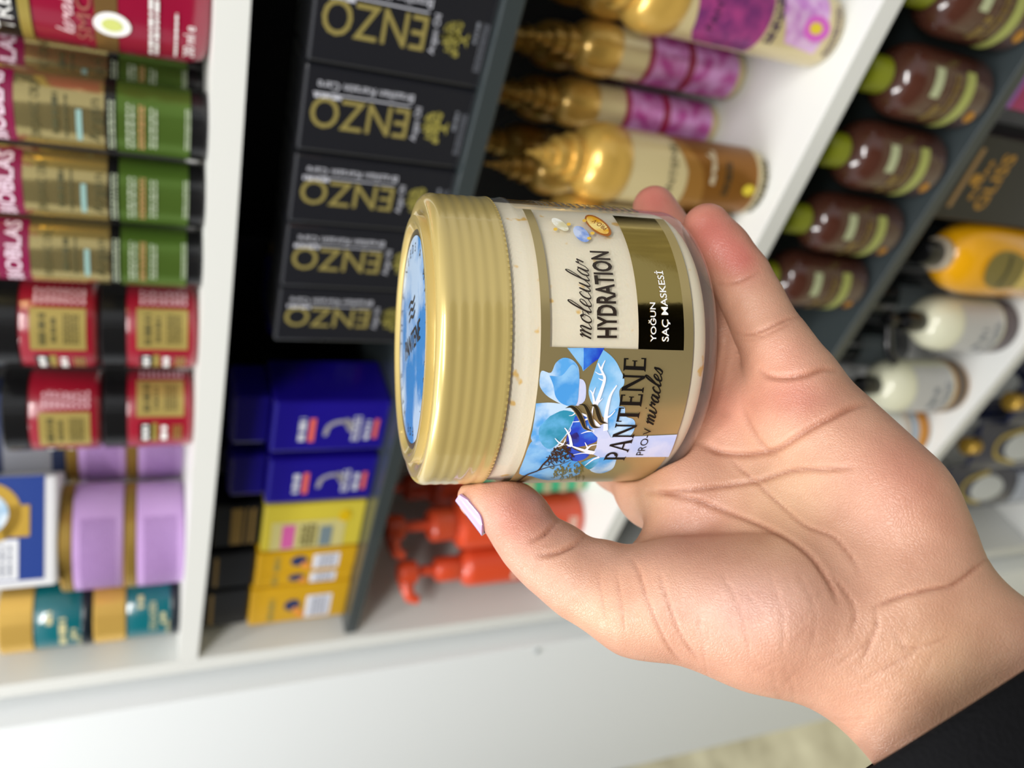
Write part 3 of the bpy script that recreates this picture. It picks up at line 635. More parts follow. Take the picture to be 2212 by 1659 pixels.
ca = hand.data.color_attributes.new('tone', 'FLOAT_COLOR', 'POINT'); ca.data.foreach_set('color', np.concatenate([Ct, np.ones((len(V), 1))], 1).ravel())
# thumb nail: a curved plate over the back of the thumb tip
def nail():
    A, B = cpt(1022, 1046, .2185), cpt(1086, 1112, .2165); ax = (B - A) / np.linalg.norm(B - A)
    back = np.cross(ax, [0, 0, 1.]); back /= np.linalg.norm(back)
    if back[1] > 0: back = -back                            # down-left in the photo
    toward = np.cross(back, ax); toward = toward if toward[2] > 0 else -toward
    n1, n2 = 14, 14; V, Fc = [], []; L = np.linalg.norm(B - A)
    for side in (0, 1):
        for i in range(n1 + 1):
            t = i / n1; c = A + ax * (L * t); r = .0063 + .0013 * t
            half = math.radians(68) * math.sqrt(max(1 - (max(t - .62, 0) / .40) ** 2, .06)) * (1 - .12 * max(.2 - t, 0) / .2)
            for j in range(n2 + 1):
                a = -half + 2 * half * j / n2 - math.radians(6)
                dirn = back * math.cos(a) + toward * math.sin(a)
                V.append(c + dirn * (r + (.0005 if side == 0 else -.0004)))
    w_ = n2 + 1; k = (n1 + 1) * w_
    for i in range(n1):
        for j in range(n2):
            a, b_, c, d = i * w_ + j, i * w_ + j + 1, (i + 1) * w_ + j + 1, (i + 1) * w_ + j
            Fc += [(a, b_, c, d), (k + d, k + c, k + b_, k + a)]
    for i in range(n1):
        for j in (0, n2): Fc.append((i * w_ + j, (i + 1) * w_ + j, k + (i + 1) * w_ + j, k + i * w_ + j))
    for j in range(n2):
        for i in (0, n1): Fc.append((i * w_ + j, i * w_ + j + 1, k + i * w_ + j + 1, k + i * w_ + j))
    return CAM + np.array(V) @ CM.T, Fc
no = obj('thumb_nail', *nail(), mat('lilac_polish', '#c3a8ea', .12, coat=1.), person, smooth=60); no['label'] = 'lilac polished thumb nail'
# sleeve: knitted tube round the wrist, opening towards the hand
def sleeve():
    A, B = cpt(2090, 1590, .180), cpt(2420, 1900, .165); d0 = B - A; d0 /= np.linalg.norm(d0)
    # the cuff edge runs from (1865,1659) to (2212,1440) in the photo
    e1, e2 = cpt(1850, 1672, .174), cpt(2380, 1335, .174); fr = cpt(2092, 1524, .148); ed = e2 - e1; ed /= np.linalg.norm(ed)
    wv = np.array([0, 0, 1.]); dirn = np.cross(wv, ed); dirn = dirn if dirn @ d0 > 0 else -dirn; dirn = dirn / np.linalg.norm(dirn)
    c0 = (e1 + e2) / 2; bv = fr - c0; half = np.linalg.norm(e2 - e1) / 2; bl = np.linalg.norm(bv); bv = bv / bl; dirn = dirn - bv * (dirn @ bv) * .6; dirn = dirn / np.linalg.norm(dirn)
    V, Fc, n = [], [], 72; rows = [(-.0000, -.0012), (.0004, .0006), (.003, .0012), (.03, .003), (.08, .006), (.16, .012), (.16, .010), (.03, .0), (0, -.0012)]
    for s, gr in rows:
        for i in range(n):
            a = 2 * math.pi * i / n; ra, rb = half + gr, bl + gr
            V.append(c0 + dirn * s + ed * (ra * math.cos(a)) + bv * (rb * math.sin(a)))
    for j in range(len(rows) - 1):
        for i in range(n):
            a, b_ = j * n + i, j * n + (i + 1) % n; Fc.append((a, b_, b_ + n, a + n))
    return CAM + np.array(V) @ CM.T, Fc
obj('sleeve', *sleeve(), mat('black_knit', '#0b0b0d', .95, spec=.15, bump=(900, .6, .0006)), person, smooth=True)

# the photographer's dark coat behind the camera: it shades the palm and shows as the dark patch in the foil
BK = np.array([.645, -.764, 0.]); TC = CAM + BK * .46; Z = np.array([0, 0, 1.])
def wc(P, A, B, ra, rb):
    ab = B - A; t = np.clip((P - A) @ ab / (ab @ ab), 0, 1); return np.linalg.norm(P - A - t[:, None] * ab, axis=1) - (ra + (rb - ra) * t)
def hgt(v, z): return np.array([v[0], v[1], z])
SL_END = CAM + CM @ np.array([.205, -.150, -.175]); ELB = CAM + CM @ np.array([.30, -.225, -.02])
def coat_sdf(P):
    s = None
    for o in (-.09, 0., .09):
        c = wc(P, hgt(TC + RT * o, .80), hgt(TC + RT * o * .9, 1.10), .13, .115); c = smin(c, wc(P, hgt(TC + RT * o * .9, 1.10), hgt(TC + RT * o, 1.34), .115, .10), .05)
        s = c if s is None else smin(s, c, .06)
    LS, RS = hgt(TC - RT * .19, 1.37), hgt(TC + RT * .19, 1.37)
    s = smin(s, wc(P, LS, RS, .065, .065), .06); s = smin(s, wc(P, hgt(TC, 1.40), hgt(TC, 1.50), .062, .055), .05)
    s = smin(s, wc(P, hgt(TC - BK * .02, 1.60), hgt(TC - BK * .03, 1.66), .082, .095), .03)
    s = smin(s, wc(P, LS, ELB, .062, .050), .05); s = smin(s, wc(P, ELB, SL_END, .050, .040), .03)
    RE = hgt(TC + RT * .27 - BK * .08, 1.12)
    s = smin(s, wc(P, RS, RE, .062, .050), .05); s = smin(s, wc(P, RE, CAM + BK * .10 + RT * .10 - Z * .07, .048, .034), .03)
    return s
lo_ = np.array([TC[0] - .75, TC[1] - .55, .70]); hi_ = np.array([TC[0] + .55, TC[1] + .80, 1.80])
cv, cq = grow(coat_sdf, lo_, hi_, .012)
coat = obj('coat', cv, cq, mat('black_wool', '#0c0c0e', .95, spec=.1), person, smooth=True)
# ------------------------------------------------------------------ goods on the shelves
def lab(name, g, m, par, R=None, mid=0., off=.0003, **k):
    """print on a round body of radius R (or on a flat front when R is None and y is given)"""
    if R is not None: return obj(name, *wrap(g, R + off, mid=mid, **k), m, par, smooth=True)
    return obj(name, *flat(g, k['y']), m, par)
def tx(s, w_, h, x=0., y=0., bold=0., center=True):
    V, Fc = fit_text(g_text(s, bold), w_, h); V[:, 0] += x - ((V[:, 0].max() - V[:, 0].min()) / 2 if center else 0); V[:, 1] += y; return V, Fc
M_GOLD = mat('gold_plastic', '#d6ad55', .28, metal=.45, coat=.4); M_GOLDM = mat('gold_metal', '#eabf62', .25, metal=.5)
M_BLK = mat('black_plastic', '#131314', .25, coat=.4); M_GOLDPR = mat('gold_print', '#b9a453', .35, metal=.5); M_GREYPR = mat('grey_white_print', '#c4c5cf', .5)
rnd = random.Random(21)
def blur_tx(w_, h, x=0., y=0.):
    """a line of print that cannot be read in the photo"""
    return g_dashes(x - w_ / 2, x + w_ / 2, y, y + h * 1.15, 1, rnd, .8)

# --- top bay: maroon conditioner
t = thing('conditioner_bottle', 'maroon oval conditioner bottle with gold band at the end of the row', 'bottle', (.619, .047, S1(.62)), -.02)
R0 = .042
body = obj('bottle_body', *g_lathe([(.01, 0), (.036, .0005), (.040, .004), (.042, .012), (.0425, .05), (.042, .09), (.040, .13), (.034, .15), (.02, .158)], 64, 1, .72), mat('maroon_plastic', '#8e1233', .25, coat=.5), t, smooth=50)
obj('cap', *g_lathe([(.021, .157), (.022, .16), (.022, .185), (.02, .188)], 40, 1, .72), M_BLK, t, smooth=40)
kw = dict(sy=.72, off=.0009)
lab('gold_band', g_rect(-.055, .055, .0473, .0583), mat('copper_band', '#a8824e', .3, metal=.7), t, R0, **kw)
lab('gold_band', g_rect(-.055, .055, .0883, .0937), M_GOLDPR, t, R0, **kw)
lab('black_band', g_rect(-.055, .055, .0937, .114), M_BLK, t, R0, **kw)
lab('lettering', join(tx('TRESemmé', .070, .0085, -.002, .0965), tx('200 ml e', .024, .0060, -.024, .0085), g_dashes(-.038, -.006, .0175, .0195, 1, rnd), g_dashes(-.040, .022, .027, .033, 2, rnd)), M_WHITEP, t, R0, sy=.72, off=.0013)
g = g_script('keratin', .034, .0042, .0009, .2)
lab('script_lettering', g_move(g, -.031, .0685), mat('pale_pink_print', '#ecc9d0', .4), t, R0, sy=.72, off=.0013)
lab('lettering', tx('SMOOTH', .070, .0075, -.0, .0598), mat('rose_gold_print', '#b06a5e', .4, metal=.3), t, R0, sy=.72, off=.0013)
lab('drop_badge', g_ell(-.020, .0500, .0080, .0092), M_WHITEP, t, R0, sy=.72, off=.0012); lab('drop_badge', g_ell(-.020, .0500, .0042, .0052), mat('lime_print', '#cfd67a', .4), t, R0, sy=.72, off=.0015)

# --- three gold and green oil bottles
G_BIO = 'green and gold argan bottles on the top shelf'
def bio(x, y, l, rz):
    t = thing('argan_bottle', l, 'bottle', (x, y, S1(x)), rz, G_BIO); r = .0207
    obj('dark_foot_ring', *g_lathe([(.006, 0), (r - .001, 0), (r, .001), (r, .0098), (r - .0005, .0102)], 40), M_BLK, t, smooth=40)  # black ring drawn in for the shadow at the bottle foot
    obj('green_sleeve', *g_lathe([(r - .0008, .0100), (r, .0102), (r, .0495), (r - .0008, .0498)], 40), mat('green_foil', '#5f7d33', .28, metal=.6), t, smooth=40)
    obj('black_band', *g_lathe([(r - .0008, .0496), (r + .0002, .0498), (r + .0002, .0556), (r - .0008, .0558)], 40), M_BLK, t, smooth=40)
    obj('gold_sleeve', *g_lathe([(r - .0008, .0556), (r, .0558), (r, .128), (r - .001, .131), (r - .006, .136), (.01, .138)], 40), mat('gold_sleeve_foil', '#d5c284', .15, metal=.85), t, smooth=40)
    obj('cap', *g_lathe([(.011, .137), (.012, .139), (.012, .165), (.010, .168)], 32), M_BLK, t, smooth=40)
    lab('brand_patch', g_rect(-.026, .024, .100, .118), mat('raspberry_print', '#820d42', .4), t, r, off=.0002)
    lab('brand_lettering', tx('BIOBLAS', .043, .0085, -.001, .1045, .02), mat('pink_white_print', '#f0d8e8', .4), t, r, off=.0006)
    lab('dark_lettering', join(tx('Argan', .026, .0065, -.002, .0582), tx('ORGANIC OILS', .034, .0048, 0, .088), blur_tx(.024, .003, 0, .079), g_dashes(-.014, .012, .0745, .0765, 1, rnd)), mat('olive_dark_print', '#4c4a2a', .5), t, r, off=.0004)
    lab('teal_strip', g_rect(-.015, .004, .0672, .0700), mat('teal_strip', '#8fb3ae', .4), t, r, off=.0003)
    lab('white_lettering', join(g_dashes(-.020, .012, .0507, .0548, 2, rnd, .45), g_dashes(-.017, .011, .0405, .0460, 2, rnd, .45), g_dashes(-.015, .010, .0285, .0335, 2, rnd, .45), g_dashes(-.013, .012, .0105, .0140, 2, rnd, .45)), mat('pale_green_print', '#b9c4a8', .5), t, r, off=.0005)
    lab('copper_print', g_dashes(-.017, .011, .0350, .0390, 2, rnd), mat('copper_print', '#caa06a', .4, metal=.3), t, r, off=.0005)
bio(.543, .033, 'green and gold argan bottle beside the maroon bottle', .25); bio(.495, .034, 'middle green and gold argan bottle of the three on the top shelf', .32); bio(.448, .033, 'green and gold argan bottle beside the red jars', .42); bio(.545, .092, 'green and gold argan bottle in shadow behind the first one', .2); bio(.592, .105, 'green and gold argan bottle in shadow behind the maroon bottle', .2)

# --- red hair mask jars with black lids, two stacks of two
G_RED = 'red mask jars with black lids'
def red(x, y, z, l, rz):
    t = thing('mask_jar', l, 'jar', (x, y, z), rz, G_RED); r = .031
    mr = mat('red_plastic', '#8f1629', .25, coat=.5)
    obj('jar_body', *g_lathe([(.01, 0), (r - .003, 0), (r - .0005, .002), (r, .005), (r, .0455), (r - .001, .0475)], 56), mr, t, smooth=45)
    obj('jar_lid', *g_lathe([(r - .001, .0472), (r + .0004, .0478), (r + .0004, .0622), (r - .001, .0635), (.01, .0637)], 56), M_BLK, t, smooth=45)
    lab('gold_panel', g_rect(-.004, .026, .0075, .0405), mat('gold_panel', '#b8a35c', .35, metal=.4), t, r)
    lab('panel_print', join(blur_tx(.022, .0042, .011, .0315), blur_tx(.018, .003, .011, .0255), g_dashes(.001, .022, .012, .022, 5, rnd, .5)), mat('olive_print', '#5c5428', .5), t, r, off=.0006)
    lab('brand_patch', g_rect(-.027, -.009, .030, .0385), M_BLK, t, r); lab('gold_strip', g_rect(-.027, -.009, .026, .030), M_GOLDPR, t, r)
    lab('brand_lettering', join(blur_tx(.015, .0042, -.018, .0325), blur_tx(.015, .0042, -.0185, .0195)), M_WHITEP, t, r, off=.0006)
    lab('gold_wave', join(*[g_rect(-.026, -.011, .009 + k * .0018, .0098 + k * .0018) for k in range(4)]), M_GOLDPR, t, r)
    lab('care_print', g_dashes(.029, .042, .008, .040, 9, rnd, .55), mat('pink_fine_print', '#e2b5bd', .5), t, r)
    return t
zz = .0642
red(.381, .0445, S1(.381), 'red jar under another, next to the gold argan bottles', .18); red(.381, .0445, S1(.381) + zz, 'upper red jar next to the gold argan bottles', .12)
red(.299, .0455, S1(.299), 'lower red jar beside the lilac jars, brand patch in front', .62); red(.299, .0455, S1(.299) + zz, 'upper red jar beside the blue framed box', -.2)

# --- lilac jars with gold lids
G_LIL = 'lilac jars with gold lids'
def lil(x, y, z, l, rz):
    t = thing('lilac_jar', l, 'jar', (x, y, z), rz, G_LIL); r = .0476
    obj('jar_body', *g_lathe([(.01, 0), (r - .002, 0), (r, .002), (r, .0385), (r - .0012, .0395)], 64), mat('lilac_plastic', '#c9a3dc', .4), t, smooth=45)
    obj('jar_lid', *g_lathe([(r - .0012, .0393), (r + .0003, .0397), (r + .0003, .0478), (r - .001, .0490), (.01, .0492)], 64), mat('brass_lid', '#b08f45', .35, metal=.6), t, smooth=45)
    lab('care_print', g_dashes(-.052, .030, .006, .034, 14, rnd, .45), mat('mauve_print', '#9670ab', .5), t, r)
    lab('pink_badge', g_ell(-.060, .024, .010, .011), mat('pink_badge', '#e08ac0', .4), t, r); lab('gold_badge', g_ell(-.067, .027, .004, .009), mat('olive_badge', '#b7ac5c', .4), t, r, off=.0005)
    return t
lil(.128, .0605, S1(.128), 'lower lilac jar in front, on the top shelf', .55); lil(.130, .0605, S1(.128) + .0496, 'upper lilac jar in front, carrying the blue framed box', .55)
lil(.166, .158, S1(.166), 'lower lilac jar further back in the shadow', .5); lil(.166, .158, S1(.166) + .0496, 'upper lilac jar further back in the shadow', .5)

# --- blue box with a white rim, resting on the lilac jar
t = thing('framed_box', 'blue carton with white rim and gold clasp on the lilac jars', 'box', (.148, .060, S1(.128) + .0992), .76)
obj('carton', *g_box(-.046, .046, -.036, .036, 0, .085, .003), mat('white_card', '#dedfe2', .45), t)
obj('blue_panel', *flat(g_rect(-.040, .046, .0095, .080), -.0364), mat('royal_blue_print', '#163a8c', .35), t)
obj('gold_clasp', *flat(join(g_ell(.016, .052, .026, .026), g_rect(-.004, .022, .020, .04)), -.0368), mat('clasp_gold', '#c9a23c', .35, metal=.3), t)
obj('pale_dial', *flat(g_ell(.016, .052, .017, .017), -.0372), mat('pale_blue_print', '#a9cbe6', .3, vary=(90, '#e4eef6', .1)), t)
obj('white_panel', *flat(g_rect(-.039, -.006, .028, .080), -.0368), mat('white_panel', '#e7e9ee', .4), t)
obj('panel_print', *flat(g_dashes(-.036, -.010, .033, .075, 8, rnd, .4), -.0371), mat('grey_fine_print', '#8d92a0', .5), t)
t = thing('navy_carton', 'small navy and grey carton in shadow behind the blue framed box', 'box', (.170, .158, S1(.166) + .0992), .45)
obj('carton', *g_box(-.045, .045, -.03, .03, 0, .07, .002), mat('navy_card', '#16264c', .5), t); obj('grey_panel', *flat(g_rect(-.035, .03, .012, .05), -.0303), mat('grey_panel', '#8b8d95', .5), t)

# --- teal jars with gold lids
G_TEAL = 'teal jars with gold lids'
def teal(x, y, z, l, rz, up):
    t = thing('teal_jar', l, 'jar', (x, y, z), rz, G_TEAL); r = .031
    obj('jar_body', *g_lathe([(.01, 0), (r - .0025, 0), (r - .0005, .0015), (r, .004), (r, .0455), (r - .001, .047)], 56), mat('teal_plastic', '#0b6069', .25, coat=.5), t, smooth=45)
    obj('dark_foot_ring', *g_lathe([(r, .0002), (r + .0004, .0006), (r + .0004, .008), (r, .0085)], 56), mat('ink_plastic', '#101a24', .3), t, smooth=45)
    obj('jar_lid', *g_lathe([(r - .001, .0468), (r + .0008, .0475), (r + .0008, .073), (r - .0008, .0745), (.01, .0748)], 56), M_GOLDM, t, smooth=45)
    lab('lettering', join(blur_tx(.012, .005, .010, .032), (blur_tx(.030, .006, -.006, .021) if up else tx('COLLAGEN', .030, .006, -.006, .021, .01)), blur_tx(.012, .0042, -.008, .013), g_dashes(-.03, -.010, .0095, .0125, 2, rnd, .6)), mat('pale_gold_print', '#d7cf9e', .4, metal=.2), t, r)
    return t
teal(.0415, .0435, S1(.041), 'lower teal jar with gold lid against the white side panel', .7, 0); teal(.0415, .0435, S1(.041) + .0753, 'upper teal jar with gold lid against the white side panel', .5, 1)

# --- middle bay, upper level: black keratin cartons
G_ENZO = 'black keratin cartons in a row'
def tree():
    gs = [g_rect(-.0011, .0011, -.0065, .0)]; r2 = random.Random(2)
    gs += [[(-.0045, -.0068, 0), (.0045, -.0068, 0), (0, -.0045, 0)], [(0, 1, 2)]],
    for _ in range(70):
        a = r2.uniform(-.25, math.pi + .25); q = .0095 * math.sqrt(r2.random()); gs.append(g_ell(q * math.cos(a) * 1.1, .0005 + q * math.sin(a), .0011, .0009, r2.uniform(0, 3), 6))
    for a in (.4, .9, 1.57, 2.2, 2.75): gs.append(g_ribbon([(0, -.002), (.005 * math.cos(a), .005 * math.sin(a) - .001), (.009 * math.cos(a), .009 * math.sin(a))], [.0014, .0009, .0004]))
    return join(*gs)
def enzo(x0, x1, l, rz=0., y=.012):
    x0, x1 = (q + (.759 - q) * .036 for q in (x0, x1)); wd, hgt, dp = x1 - x0, .1095, .052; t = thing('keratin_carton', l, 'box', ((x0 + x1) / 2, y + dp / 2, D1), rz, G_ENZO)
    s = wd / .058
    obj('carton', *g_box(-wd / 2, wd / 2, -dp / 2, dp / 2, 0, hgt, .0022), mat('black_card', '#1d1e23', .25, coat=.9), t)
    yy = -dp / 2 - .0003
    V, Fc = fit_text(g_text('ENZO', .004), .062, .0215); V[:, 0] += .0415; V[:, 1] -= .0; g = g_rot2((V, Fc), math.pi / 2)      # reads upwards
    g = [(v[0] * s + .009 * s, v[1], 0) for v in g[0]], g[1]
    obj('brand_lettering', *flat(g, yy), mat('dull_gold_print', '#9c8f52', .4, metal=.3), t)
    V, Fc = fit_text(g_text('Brazilian Keratin Care'), .060, .0056); V[:, 0] += .041; V[:, 1] -= .0; g = g_rot2((V, Fc), math.pi / 2); g1 = [(v[0] * s + .0195 * s, v[1], 0) for v in g[0]], g[1]
    g2 = g_rect(.0112 * s, .0120 * s, .042, .103)
    g = g_rot2(blur_tx(.017, .0024, .0945), math.pi / 2); g3 = [(v[0] * s + .0108 * s, v[1], 0) for v in g[0]], g[1]
    g4 = tx('Argan Oil', .024 * s, .0040, .0, .0345)
    obj('white_lettering', *flat(join(g1, g2, g3, g4), yy), M_GREYPR, t)
    obj('grey_lettering', *flat(join(g_dashes(-.018 * s, .012 * s, .003, .0078, 3, rnd, .4), blur_tx(.014 * s, .0022, .006 * s, .0092)), yy), mat('slate_print', '#74777f', .5), t)
    obj('tree_emblem', *flat(g_move(tree(), .0 * s, .0215), yy - .0001), mat('tree_gold', '#a0974a', .45), t)
    return t
enzo(.5945, .6535, 'black keratin carton at the right end of the row'); enzo(.5365, .5930, 'second black keratin carton from the right end', .01); enzo(.4835, .5350, 'third black keratin carton from the right end', -.01)
enzo(.4300, .4820, 'black keratin carton just behind the jar lid, second from the dark gap', .01); enzo(.3800, .4290, 'black keratin carton at the left end, beside the dark gap', 0.)

# --- indigo cartons
G_IND = 'indigo hair colour cartons'
def indigo(x0, x1, y, hgt, l, rz=.05, dp=.06):
    wd = x1 - x0; t = thing('indigo_carton', l, 'box', ((x0 + x1) / 2, y + dp / 2, D1), rz, G_IND)
    obj('carton', *g_box(-wd / 2, wd / 2, -dp / 2, dp / 2, 0, hgt, .003), mat('indigo_card', '#170b80', .3, coat=.3), t)
    yy = -dp / 2 - .0003; a = -wd / 2
    obj('white_lettering', *flat(join(blur_tx(.026, .006, a + .026, hgt - .028), blur_tx(.022, .005, a + .024, .016), g_dashes(a + .012, a + .04, .025, .033, 2, rnd)), yy), M_GREYPR, t)
    for q in (g_rect(a + .012, a + .038, hgt - .036, hgt - .031), g_rect(a + .014, a + .036, .009, .013)): obj('red_strip', *flat(q, yy), mat('coral_print', '#d9604f', .45), t)
    obj('silver_swirl', *flat(join(g_ribbon(spline([(a + .018, hgt - .045), (a + .030, hgt - .048), (a + .034, hgt - .060), (a + .022, hgt - .068)]), [.001] + [.004] * 17 + [.001]), g_ell(a + .032, hgt - .064, .006, .0035, .6)), yy), mat('silver_print', '#c9c4c9', .3, metal=.5), t)
indigo(.262, .318, .026, .100, 'indigo carton nearest the black keratin cartons', .04); indigo(.196, .250, .026, .098, 'indigo carton beside the pale yellow carton', .04)
indigo(.325, .372, .110, .098, 'indigo carton in shadow behind, next to the keratin cartons', 0.)
for x0, x1, z_, l in ((.264, .314, .1003, 'small indigo carton lying on the one nearest the keratin cartons'), (.199, .246, .0983, 'small indigo carton lying on the one beside the pale yellow carton')):
    t = thing('indigo_carton', l, 'box', ((x0 + x1) / 2, .060, D1 + z_), .06, G_IND)
    obj('carton', *g_box(-(x1 - x0) / 2, (x1 - x0) / 2, -.024, .024, 0, .030, .003), MATS['indigo_card'], t); obj('lid_flap', *g_box(-(x1 - x0) / 2 + .004, (x1 - x0) / 2 - .004, -.020, .020, .030, .0315, .0004), MATS['indigo_card'], t)

# --- yellow cartons
t = thing('yellow_carton', 'pale yellow carton with pink and grey patches beside the indigo ones', 'box', (.1555, .055, D1), .08)
obj('carton', *g_box(-.030, .030, -.026, .026, 0, .096, .002), mat('lemon_card', '#c9b83c', .3, coat=.3), t)
obj('cream_panel', *flat(g_rect(-.029, .008, .018, .088), -.0263), mat('straw_panel', '#c2b878', .4), t)
obj('pink_patch', *flat(g_rect(-.027, .004, .066, .078), -.0266), mat('pink_patch', '#c75a9a', .4), t)
obj('grey_patch', *flat(g_rect(-.027, .000, .030, .042), -.0266), mat('grey_patch', '#6f7f86', .4), t)
obj('panel_print', *flat(g_dashes(-.025, .004, .046, .062, 4, rnd), -.0268), MATS['olive_print'], t)
obj('gold_seal', *flat(g_ell(.012, .020, .008, .006), -.0266), mat('bright_gold', '#f0c818', .3, metal=.3), t)
G_YEL = 'golden yellow cartons'
def yel(x0, x1, y, l, hgt=.098, dark=False):
    wd = x1 - x0; t = thing('golden_carton', l, 'box', ((x0 + x1) / 2, y + .025, D1), .05, G_YEL)
    obj('carton', *g_box(-wd / 2, wd / 2, -.025, .025, 0, hgt, .002), mat('golden_card', '#c99a12', .3, coat=.3), t); yy = -.0253; a = -wd / 2; k = min(wd, .05)
    obj('white_patch', *flat(g_rect(a + k * .1, a + k * .8, .018, .044), yy), mat('white_patch', '#dfe0ea', .4), t); obj('patch_print', *flat(g_dashes(a + k * .15, a + k * .75, .022, .040, 5, rnd), yy - .0003), MATS['grey_fine_print'], t)
    obj('blue_dot', *flat(g_ell(a + k * .55, .058, min(.009, k * .25), .008), yy), mat('navy_dot', '#22305c', .4), t); obj('orange_flash', *flat(g_ell(a + k * .3, .051, k * .2, .004, .5), yy - .0002), mat('orange_print', '#e0913a', .4), t)
    obj('gold_lettering', *flat(blur_tx(k * .7, .006, a + k * .45, .076), yy), M_GOLDPR, t)
yel(.094, .1235, .025, 'golden yellow carton next to the pale yellow one'); yel(.0715, .0925, .0255, 'narrow golden yellow carton in the middle of three', .098); yel(.014, .0710, .022, 'wide golden yellow carton against the white side panel', .100)
# --- black cartons with gold bars, back row
G_BG = 'black cartons with gold bars at the back'
for x0, x1, y, z_, l in ((.012, .068, .026, .1008, 'black carton with gold bars lying on the wide golden carton'), (.0725, .122, .028, .0988, 'black carton with gold bars lying on the narrow golden cartons'), (.128, .184, .034, .0968, 'black carton with gold bars lying on the pale yellow carton')):
    t = thing('barred_carton', l, 'box', ((x0 + x1) / 2, y + .024, D1 + z_), .04, G_BG); wd = x1 - x0
    obj('carton', *g_box(-wd / 2, wd / 2, -.022, .022, 0, .042, .002), mat('black_satin_card', '#0d0e12', .3), t)
    for z0, z1 in (((.006, .009), (.012, .014), (.017, .027)) if x0 > .1 else ((.034, .037),)): obj('gold_bar', *flat(g_rect(-wd / 2 + .004, wd / 2 - .004, z0, z1), -.0224), mat('dull_gold_bar', '#b08f50', .3, metal=.5), t)
t = thing('barred_carton', 'black carton with gold bars in the dark gap behind', 'box', (.352, .21, D1), 0, G_BG)
obj('carton', *g_box(-.03, .03, -.03, .03, 0, .125, .002), MATS['black_satin_card'], t)
for z0 in (.07, .08, .09): obj('gold_bar', *flat(g_rect(-.026, .026, z0, z0 + .003), -.0304), MATS['dull_gold_bar'], t)
# --- middle bay, lower level: gold oil bottles with stepped pointed caps
G_PAN = 'gold bottles with stepped pointed caps'
def gold_prof(r, H):
    """body and cap profiles for a bottle of radius r and height H"""
    hb = H * .70
    body = [(.008, 0), (r * .86, 0), (r * .97, .003), (r, .010), (r, hb - .004), (r * .99, hb)]
    cap = [(r * .99, hb), (r * 1.03, hb + .002), (r * 1.08, hb + .008), (r * 1.08, hb + .017), (r * 1.00, hb + .026), (r * .84, hb + .032), (r * .66, hb + .035), (r * .60, hb + .0352), (r * .60, hb + .040), (r * .66, hb + .0405), (r * .66, hb + .044), (r * .48, hb + .0445), (r * .47, hb + .051), (r * .53, hb + .0515), (r * .50, hb + .055), (r * .32, hb + .0555), (r * .28, hb + .062), (r * .18, hb + .0625), (r * .15, hb + .069), (r * .09, hb + .0695), (.0012, hb + .077)]
    return body, cap, hb
M_PALEG = mat('pale_gold_plastic', '#d6c698', .28, metal=.35, coat=.4)
def gbottle(name, x, y, r, H, rz, l, kind):
    t = thing(name, l, 'bottle', (x, y, S2), rz, G_PAN); body, cap, hb = gold_prof(r, H)
    obj('bottle_body', *g_lathe(body, 48), M_PALEG, t, smooth=45); obj('bottle_cap', *g_lathe(cap, 48), M_GOLD, t, smooth=28)
    a = r * math.pi / 2 * .9
    if kind == 'pink':
        mp = mat('magenta_foil', '#b0428e', .3, metal=.35, vary=(70, '#7a2f78', .12)); lab('colour_wash', jp([(-a, hb * .52), (a * .2, hb * .50), (a, hb * .62), (a, hb * .96), (0, hb * .97), (-a * .7, hb * .92), (-a, hb * .86)]), mp, t, r)
        lab('colour_wash', jp([(-a * .6, hb * .14), (a * .9, hb * .12), (a, hb * .42), (a * .2, hb * .46), (-a * .5, hb * .36)]), mat('orchid_foil', '#c77fd0', .3, metal=.25, vary=(80, '#e6c3ea', .12)), t, r)
        lab('drop_badge', g_ell(-a * .12, hb * .2, .009, .012), mat('pink_ring', '#d763c8', .35), t, r, off=.0006); lab('drop_badge', g_ell(-a * .12, hb * .21, .004, .006), mat('yellow_drop', '#e6cf3a', .3), t, r, off=.0009)
        lab('dark_lettering', join(tx('PANTENE', a * 1.2, .006, 0, hb * .82), g_dashes(-a * .6, a * .5, hb * .44, hb * .50, 2, rnd), g_dashes(-a * .6, a * .4, hb * .05, hb * .09, 2, rnd)), mat('dark_violet_print', '#3c1f4a', .45), t, r, off=.0009)
    elif kind == 'row':
        lab('colour_wash', g_rect(-a, a, hb * .08, hb * .80), mat('magenta_row_foil', '#b23f94', .3, metal=.3, vary=(60, '#d79ad4', .1)), t, r); lab('red_band', g_rect(-a, a, hb * .44, hb * .5), mat('crimson_print', '#8f1440', .4), t, r, off=.0006); lab('red_band', g_rect(-a, a, hb * .76, hb * .80), mat('crimson_print', '#8f1440', .4), t, r, off=.0006)
    else:
        lab('colour_wash', jp([(-a, hb * .08), (a * 1., hb * .10), (a, hb * .70), (a * .2, hb * .52), (-a, hb * .40)]), mat('bronze_foil', '#8a5a20', .28, metal=.6), t, r); lab('colour_wash', jp([(-a, hb * .40), (-a, hb * .58), (a * .1, hb * .62), (a, hb * .74), (a, hb * .70), (a * .2, hb * .52)]), mat('bronze_pale_foil', '#a9793a', .28, metal=.6), t, r, off=.0004)
        lab('dark_lettering', join(tx('PANTENE', a * 1.3, .0065, 0, hb * .70), g_dashes(-a * .3, a * .4, hb * .3, hb * .35, 2, rnd), g_dashes(-a * .7, a * .6, hb * .02, hb * .07, 2, rnd)), mat('olive_black_print', '#2c2a18', .45), t, r, off=.0009)
        lab('script_lettering', g_move(g_script('miracles', a * .7, .004, .001), -a * .1, hb * .42), mat('cream_print', '#ddcfae', .4), t, r, off=.0009)
        lab('drop_badge', g_ell(-a * .12, hb * .15, .0045, .006), mat('yellow_drop', '#e6cf3a', .3), t, r, off=.0009)
    return t
def jp(pts): return [(p[0], p[1], 0) for p in pts], [tuple(range(len(pts)))]
